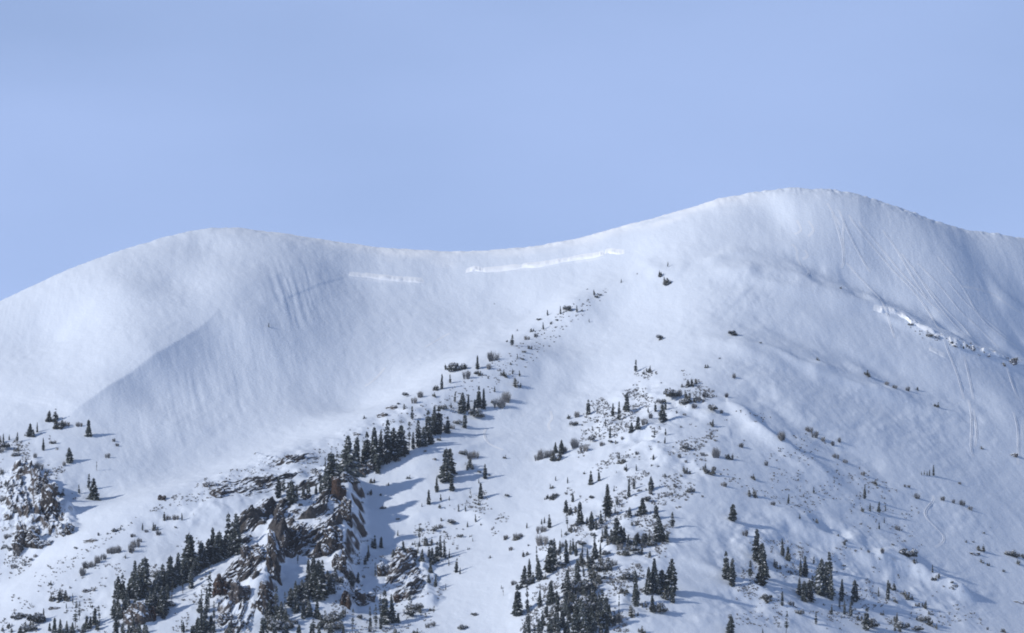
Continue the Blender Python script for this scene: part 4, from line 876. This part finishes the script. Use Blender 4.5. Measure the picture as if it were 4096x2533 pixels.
# ------------------------------------------------------------------ fine brush showing through the snow
def brush():
    rng = np.random.RandomState(77); V, F, off = [], [], 0
    zones = [([(2500, 1120), (2250, 1230), (1950, 1470), (1750, 1590), (1500, 1700), (1350, 1800), (1450, 1850), (1750, 1700), (2050, 1520), (2300, 1300)], 420, .55),
             ([(2350, 1560), (2700, 1450), (2900, 1600), (2900, 1850), (2700, 2050), (2650, 2300), (2550, 2533), (2080, 2533), (2150, 2200), (2300, 1900)], 2300, .75),
             ([(850, 1900), (1380, 1760), (1400, 1850), (900, 1990), (600, 2050), (350, 2230), (150, 2380), (130, 2300)], 520, .6),
             ([(0, 2400), (400, 2260), (800, 2150), (1000, 2200), (1000, 2533), (0, 2533)], 600, .7),
             ([(0, 1760), (240, 1720), (330, 1900), (280, 2100), (150, 2250), (0, 2350)], 520, .7),
             ([(1380, 2180), (1750, 2080), (1950, 1950), (2050, 2080), (1800, 2300), (1700, 2533), (1300, 2533)], 620, .6),
             ([(3000, 2150), (3500, 2200), (3800, 2330), (3950, 2500), (3500, 2533), (2900, 2500)], 700, .6),
             ([(2800, 1550), (3300, 1750), (3700, 2050), (3700, 2200), (3200, 2050), (2850, 1900)], 420, .55),
             ([(3500, 1235), (4096, 1440), (4096, 1480), (3700, 1360)], 60, .5)]
    for poly, cnt, hmax in zones:
        p = np.array(poly + [poly[0]], float); lo, hi = p.min(0), p.max(0)
        c = rng.rand(cnt * 6, 2) * (hi - lo) + lo
        ins = np.zeros(len(c), bool)
        for k in range(len(p) - 1):
            (ax, ay), (bx, by) = p[k], p[k + 1]
            ins ^= ((ay > c[:, 1]) != (by > c[:, 1])) & (c[:, 0] < (bx - ax) * (c[:, 1] - ay) / (by - ay + 1e-12) + ax)
        c = c[ins]
        g = fbm(c[:, 0] / 90 - c[:, 1] / 150, c[:, 1] / 60 + c[:, 0] / 160, 3, 91)          # gathers in drifts and lines
        c = c[np.argsort(-g + .35 * rng.rand(len(g)))][:cnt]
        x, y = hit(c[:, 0], c[:, 1]); z = H_at(x, y)
        for i in range(len(x)):
            h = hmax * (.35 + .9 * rng.rand()); nb = rng.randint(5, 10); wd = h * (.7 + .8 * rng.rand())
            a = rng.rand(nb) * 6.28; r = wd * np.sqrt(rng.rand(nb)); bx = x[i] + .35 * r * np.cos(a); by = y[i] + .35 * r * np.sin(a)
            tx = x[i] + r * np.cos(a); ty = y[i] + r * np.sin(a); tz = z[i] + h * (.4 + .7 * rng.rand(nb)); w = .05 + .07 * rng.rand(nb)
            T = np.stack([np.stack([bx - w, by, np.full(nb, z[i] - .1)], 1), np.stack([bx + w, by, np.full(nb, z[i] - .1)], 1), np.stack([tx + w, ty, tz], 1), np.stack([tx - w, ty, tz], 1)], 1)
            V.append(T.reshape(-1, 3)); F.append(np.arange(nb * 4).reshape(nb, 4) + off); off += nb * 4
    o = bpy.data.objects.new('brush', set_mesh('brush', np.vstack(V), np.vstack(F), [m_twig], False)); COL.objects.link(o)
    o['kind'] = 'stuff'; o['label'] = 'fine grey brush poking through the snow of the lower slopes'
brush()

# ------------------------------------------------------------------ ski tracks and old trails pressed into the snow
m_track, n, l, b = nodes_of("tracked_snow")
b.inputs['Base Color'].default_value = (0.84, 0.86, 0.89, 1); b.inputs['Roughness'].default_value = 0.7
def track(label, view, poly, half=0.62, h=0.22, curve=False):
    ou, ov, sc = VIEW[view]
    p = np.array([(ou + a / sc, ov + c / sc) for a, c in poly])
    n_ = max(8, int(np.hypot(*np.diff(p, axis=0).T).sum() / 9))
    t = np.linspace(0, len(p) - 1, n_); i = np.clip(t.astype(int), 0, len(p) - 2); f = (t - i)[:, None]
    P0, P1, P2_, P3 = p[np.clip(i - 1, 0, None)], p[i], p[i + 1], p[np.clip(i + 2, None, len(p) - 1)]
    q = .5 * (2 * P1 + (P2_ - P0) * f + (2 * P0 - 5 * P1 + 4 * P2_ - P3) * f ** 2 + (3 * P1 - P0 - 3 * P2_ + P3) * f ** 3)
    x, y = hit(q[:, 0], q[:, 1])
    d = np.stack([np.gradient(x), np.gradient(y)], 1); d /= np.linalg.norm(d, axis=1)[:, None] + 1e-9
    nx, ny = -d[:, 1], d[:, 0]
    fade = np.minimum(1, np.minimum(np.arange(n_), np.arange(n_)[::-1]) / 6.0) * (.7 + .6 * np.array([vnoise(k / 5.0, half * 31.0, 7) + .5 for k in range(n_)]))
    offs = [-1.0, -.55, -.2, .2, .55, 1.0]; hs = [-.25, 1.0, -.15, -.15, 1.0, -.25]
    V = []
    for o_, hh in zip(offs, hs):
        X = x + nx * o_ * half; Y = y + ny * o_ * half
        V.append(np.stack([X, Y, H_at(X, Y) + .03 + hh * h * fade], 1))
    V = np.stack(V, 1).reshape(-1, 3)
    c = V[0].copy()
    o = bpy.data.objects.new('ski_track', set_mesh('ski_track', V - c, grid_faces(6, n_), [m_track]))
    o.location = c; COL.objects.link(o)
    o['label'] = label; o['category'] = 'ski track'; o['group'] = 'ski tracks pressed into the snow'
T = [('short track ending in hook below right summit', 'U3', [(1160, 320), (1195, 420), (1215, 490), (1230, 560), (1232, 640), (1218, 670)]),
 ('straight steep track beside the hook-ended track', 'U3', [(1237, 360), (1229, 480), (1236, 600)]),
 ('long bright diagonal track crossing the right summit face', 'U3', [(1265, 335), (1340, 440), (1440, 560), (1550, 690), (1660, 800), (1760, 930), (1850, 1080)]),
 ('faint track between hook-ended track and long diagonal', 'U3', [(1200, 300), (1300, 520), (1400, 700)]),
 ('track dropping from hook down across bright rib', 'U3', [(1250, 640), (1380, 780), (1480, 890), (1530, 1030), (1560, 1120)]),
 ('faint thin track just right of the long bright one', 'U3', [(1330, 380), (1450, 520), (1600, 700), (1720, 830), (1850, 960)]),
 ('faint thin track in middle of the track fan', 'U3', [(1480, 430), (1560, 540), (1680, 740), (1790, 900)]),
 ('faint thin track low in the track fan', 'U3', [(1740, 760), (1880, 930), (1990, 1040), (2060, 1130)]),
 ('faint thin track under the far right shoulder', 'U3', [(1900, 760), (2020, 900), (2150, 1010), (2290, 1130)]),
 ('faint short track beneath uppermost summit rocks', 'U3', [(1130, 260), (1170, 330), (1210, 400)]),
 ('diagonal track next right of the long bright one', 'U3', [(1600, 580), (1680, 680), (1800, 860), (1920, 1010), (2020, 1110)]),
 ('diagonal track reaching rocky end of bright rib', 'U3', [(1700, 640), (1850, 790), (1980, 950), (2090, 1050), (2220, 1180)]),
 ('uppermost diagonal track on far right shoulder', 'U3', [(1830, 600), (1980, 780), (2100, 980), (2230, 1100), (2380, 1200)]),
 ('gently slanting track at right edge of summit face', 'U3', [(1990, 790), (2160, 830), (2300, 920), (2381, 970)]),
 ('steep track below gap in the bright rib', 'U3', [(1865, 1090), (1890, 1180), (1960, 1360), (2000, 1511)]),
 ('steep track right of one through rib gap', 'U3', [(2000, 1230), (2040, 1400), (2060, 1511)]),
 ('steep track under dark shrubs at rib end', 'U3', [(2270, 1290), (2310, 1420), (2350, 1511)]),
 ('uppermost crescent turn in right chain under summit', 'U3', [(1008, 372), (1042, 430), (1008, 472)]),
 ('middle crescent turn in right chain under summit', 'U3', [(985, 556), (1005, 595), (972, 618)]),
 ('lowest crescent turn in right chain under summit', 'U3', [(1000, 676), (1014, 702), (982, 732)]),
 ('uppermost crescent turn in left chain under summit', 'U3', [(935, 368), (962, 430), (922, 457)]),
 ('long S-shaped turn in left chain under summit', 'U3', [(905, 520), (936, 560), (938, 612), (962, 656)]),
 ('wide lazy turn low on right slope', 'Z4', [(1345, 620), (1350, 655), (1300, 720), (1312, 770), (1365, 825), (1418, 885), (1410, 925), (1365, 955)]),
 ('long straight track down right edge of slope', 'Z4', [(1580, 0), (1600, 130), (1595, 300), (1612, 370)]),
 ('faint parallel track beside long straight one', 'Z4', [(1610, 60), (1630, 200), (1622, 300)]),
 ('track near right border ending by small rock', 'Z4', [(1870, 80), (1898, 200), (1900, 420)]),
 ('rightmost short track at picture border', 'Z4', [(1932, 130), (1925, 260)]),
 ('faint winding track on open snow left of rib', 'Z3', [(490, 70), (500, 120), (475, 160), (490, 200)]),
 ('faint winding track right of the spruce row', 'Z3', [(75, 180), (60, 225), (95, 285), (185, 325)]),
 ('dark slanting trail across middle of bowl', 'U2', [(700, 940), (790, 890), (870, 845)]),
 ('dark slanting trail low on bowl floor', 'U2', [(280, 1215), (350, 1165), (420, 1085)])]
for lab, vw, pl in T:
    track(lab, vw, pl)

# ------------------------------------------------------------------ broken snow ledges: the fracture below the saddle and the lip on the bright rib
m_ledge, n, l, b = nodes_of("light_painted_ledge")
b.inputs['Base Color'].default_value = (0.93, 0.945, 0.96, 1); b.inputs['Roughness'].default_value = 0.7  # brightness of lit ledges put into the snow colour
def ledge(label, poly, h, seed, jag=.5, gap=0.0, group=None):
    p = np.array(poly, float)
    n_ = int(np.hypot(*np.diff(p, axis=0).T).sum() / 3.5); t = np.linspace(0, len(p) - 1, n_)
    u = np.interp(t, np.arange(len(p)), p[:, 0]); v = np.interp(t, np.arange(len(p)), p[:, 1])
    k = np.arange(n_)
    v = v + 9 * jag * fbm(k / 9.0, 0 * k + seed, 4, seed, .6)
    x, y = hit(u, v)
    x[1:-1] = (x[:-2] + x[1:-1] + x[2:]) / 3; y[1:-1] = (y[:-2] + y[1:-1] + y[2:]) / 3
    hh = h * np.clip(.75 + 1.3 * fbm(k / 7.0, 0 * k + 3.0, 3, seed + 5) - gap * (vnoise(k / 14.0, 0 * k + 9.0, seed + 7) > .05), .06, 2) * np.minimum(1, np.minimum(k, k[::-1]) / 14.0)
    V = []
    for dy, f in ((-.55, -.25), (-.35, .35), (-.1, .85), (.4, 1.0), (1.3, .8), (3.2, .25), (5.0, -.12)):
        Y = y + dy; V.append(np.stack([x, Y, H_at(x, Y) + f * hh - .04], 1))
    V = np.stack(V, 1).reshape(-1, 3); c_ = V[0].copy()
    o = bpy.data.objects.new('snow_ledge', set_mesh('snow_ledge', V - c_, grid_faces(7, n_), [m_ledge])); o.location = c_; COL.objects.link(o)
    o['label'] = label; o['category'] = 'snow ledge'; o['group'] = 'bright broken ledges in the snow'
ledge('shorter bright fracture ledge at left under the saddle', [(1392, 1103), (1460, 1109), (1560, 1119), (1640, 1127), (1700, 1131)], .6, 3, .3)
ledge('longer wavy fracture ledge right of centre under the saddle', [(1860, 1092), (1905, 1083), (1945, 1088), (2080, 1073), (2170, 1064), (2240, 1048), (2310, 1038), (2390, 1026), (2430, 1011), (2470, 1017), (2500, 1013)], .7, 5, .35)
ledge('lumpy bright snow ledge along rocky rib at right edge', [(3490, 1236), (3560, 1252), (3640, 1285), (3720, 1326), (3800, 1368), (3880, 1396), (3960, 1418), (4040, 1448), (4140, 1475)], 1.15, 8, 1.4, .7)
ledge('short bright snow ledge below gap in the bright rib', [(3715, 1400), (3750, 1418), (3790, 1434)], .9, 11, .5)
# ------------------------------------------------------------------ the cold air between the camera and the mountain
HAZE = 0.00004
bm = bmesh.new(); bmesh.ops.create_cube(bm, size=1.0)
hm = bpy.data.meshes.new("haze"); bm.to_mesh(hm); bm.free()
zlo = float(H.min()) - 1.0; zhi = float(H.max()) + 25.0
haze = bpy.data.objects.new("haze", hm); COL.objects.link(haze)
haze.scale = (5300, 6300, zhi - zlo); haze.location = (0, 2150, (zhi + zlo) / 2)
m_haze = bpy.data.materials.new("haze"); m_haze.use_nodes = True
nt = m_haze.node_tree
nt.nodes.remove(nt.nodes['Principled BSDF'])
pv = nt.nodes.new('ShaderNodeVolumePrincipled'); pv.inputs['Color'].default_value = (0.80, 0.88, 1.0, 1); pv.inputs['Density'].default_value = HAZE; pv.inputs['Anisotropy'].default_value = 0.2
nt.links.new(pv.outputs[0], nt.nodes['Material Output'].inputs['Volume'])
hm.materials.append(m_haze)
haze['kind'] = 'stuff'; haze['label'] = 'thin cold haze in the air before the mountain'
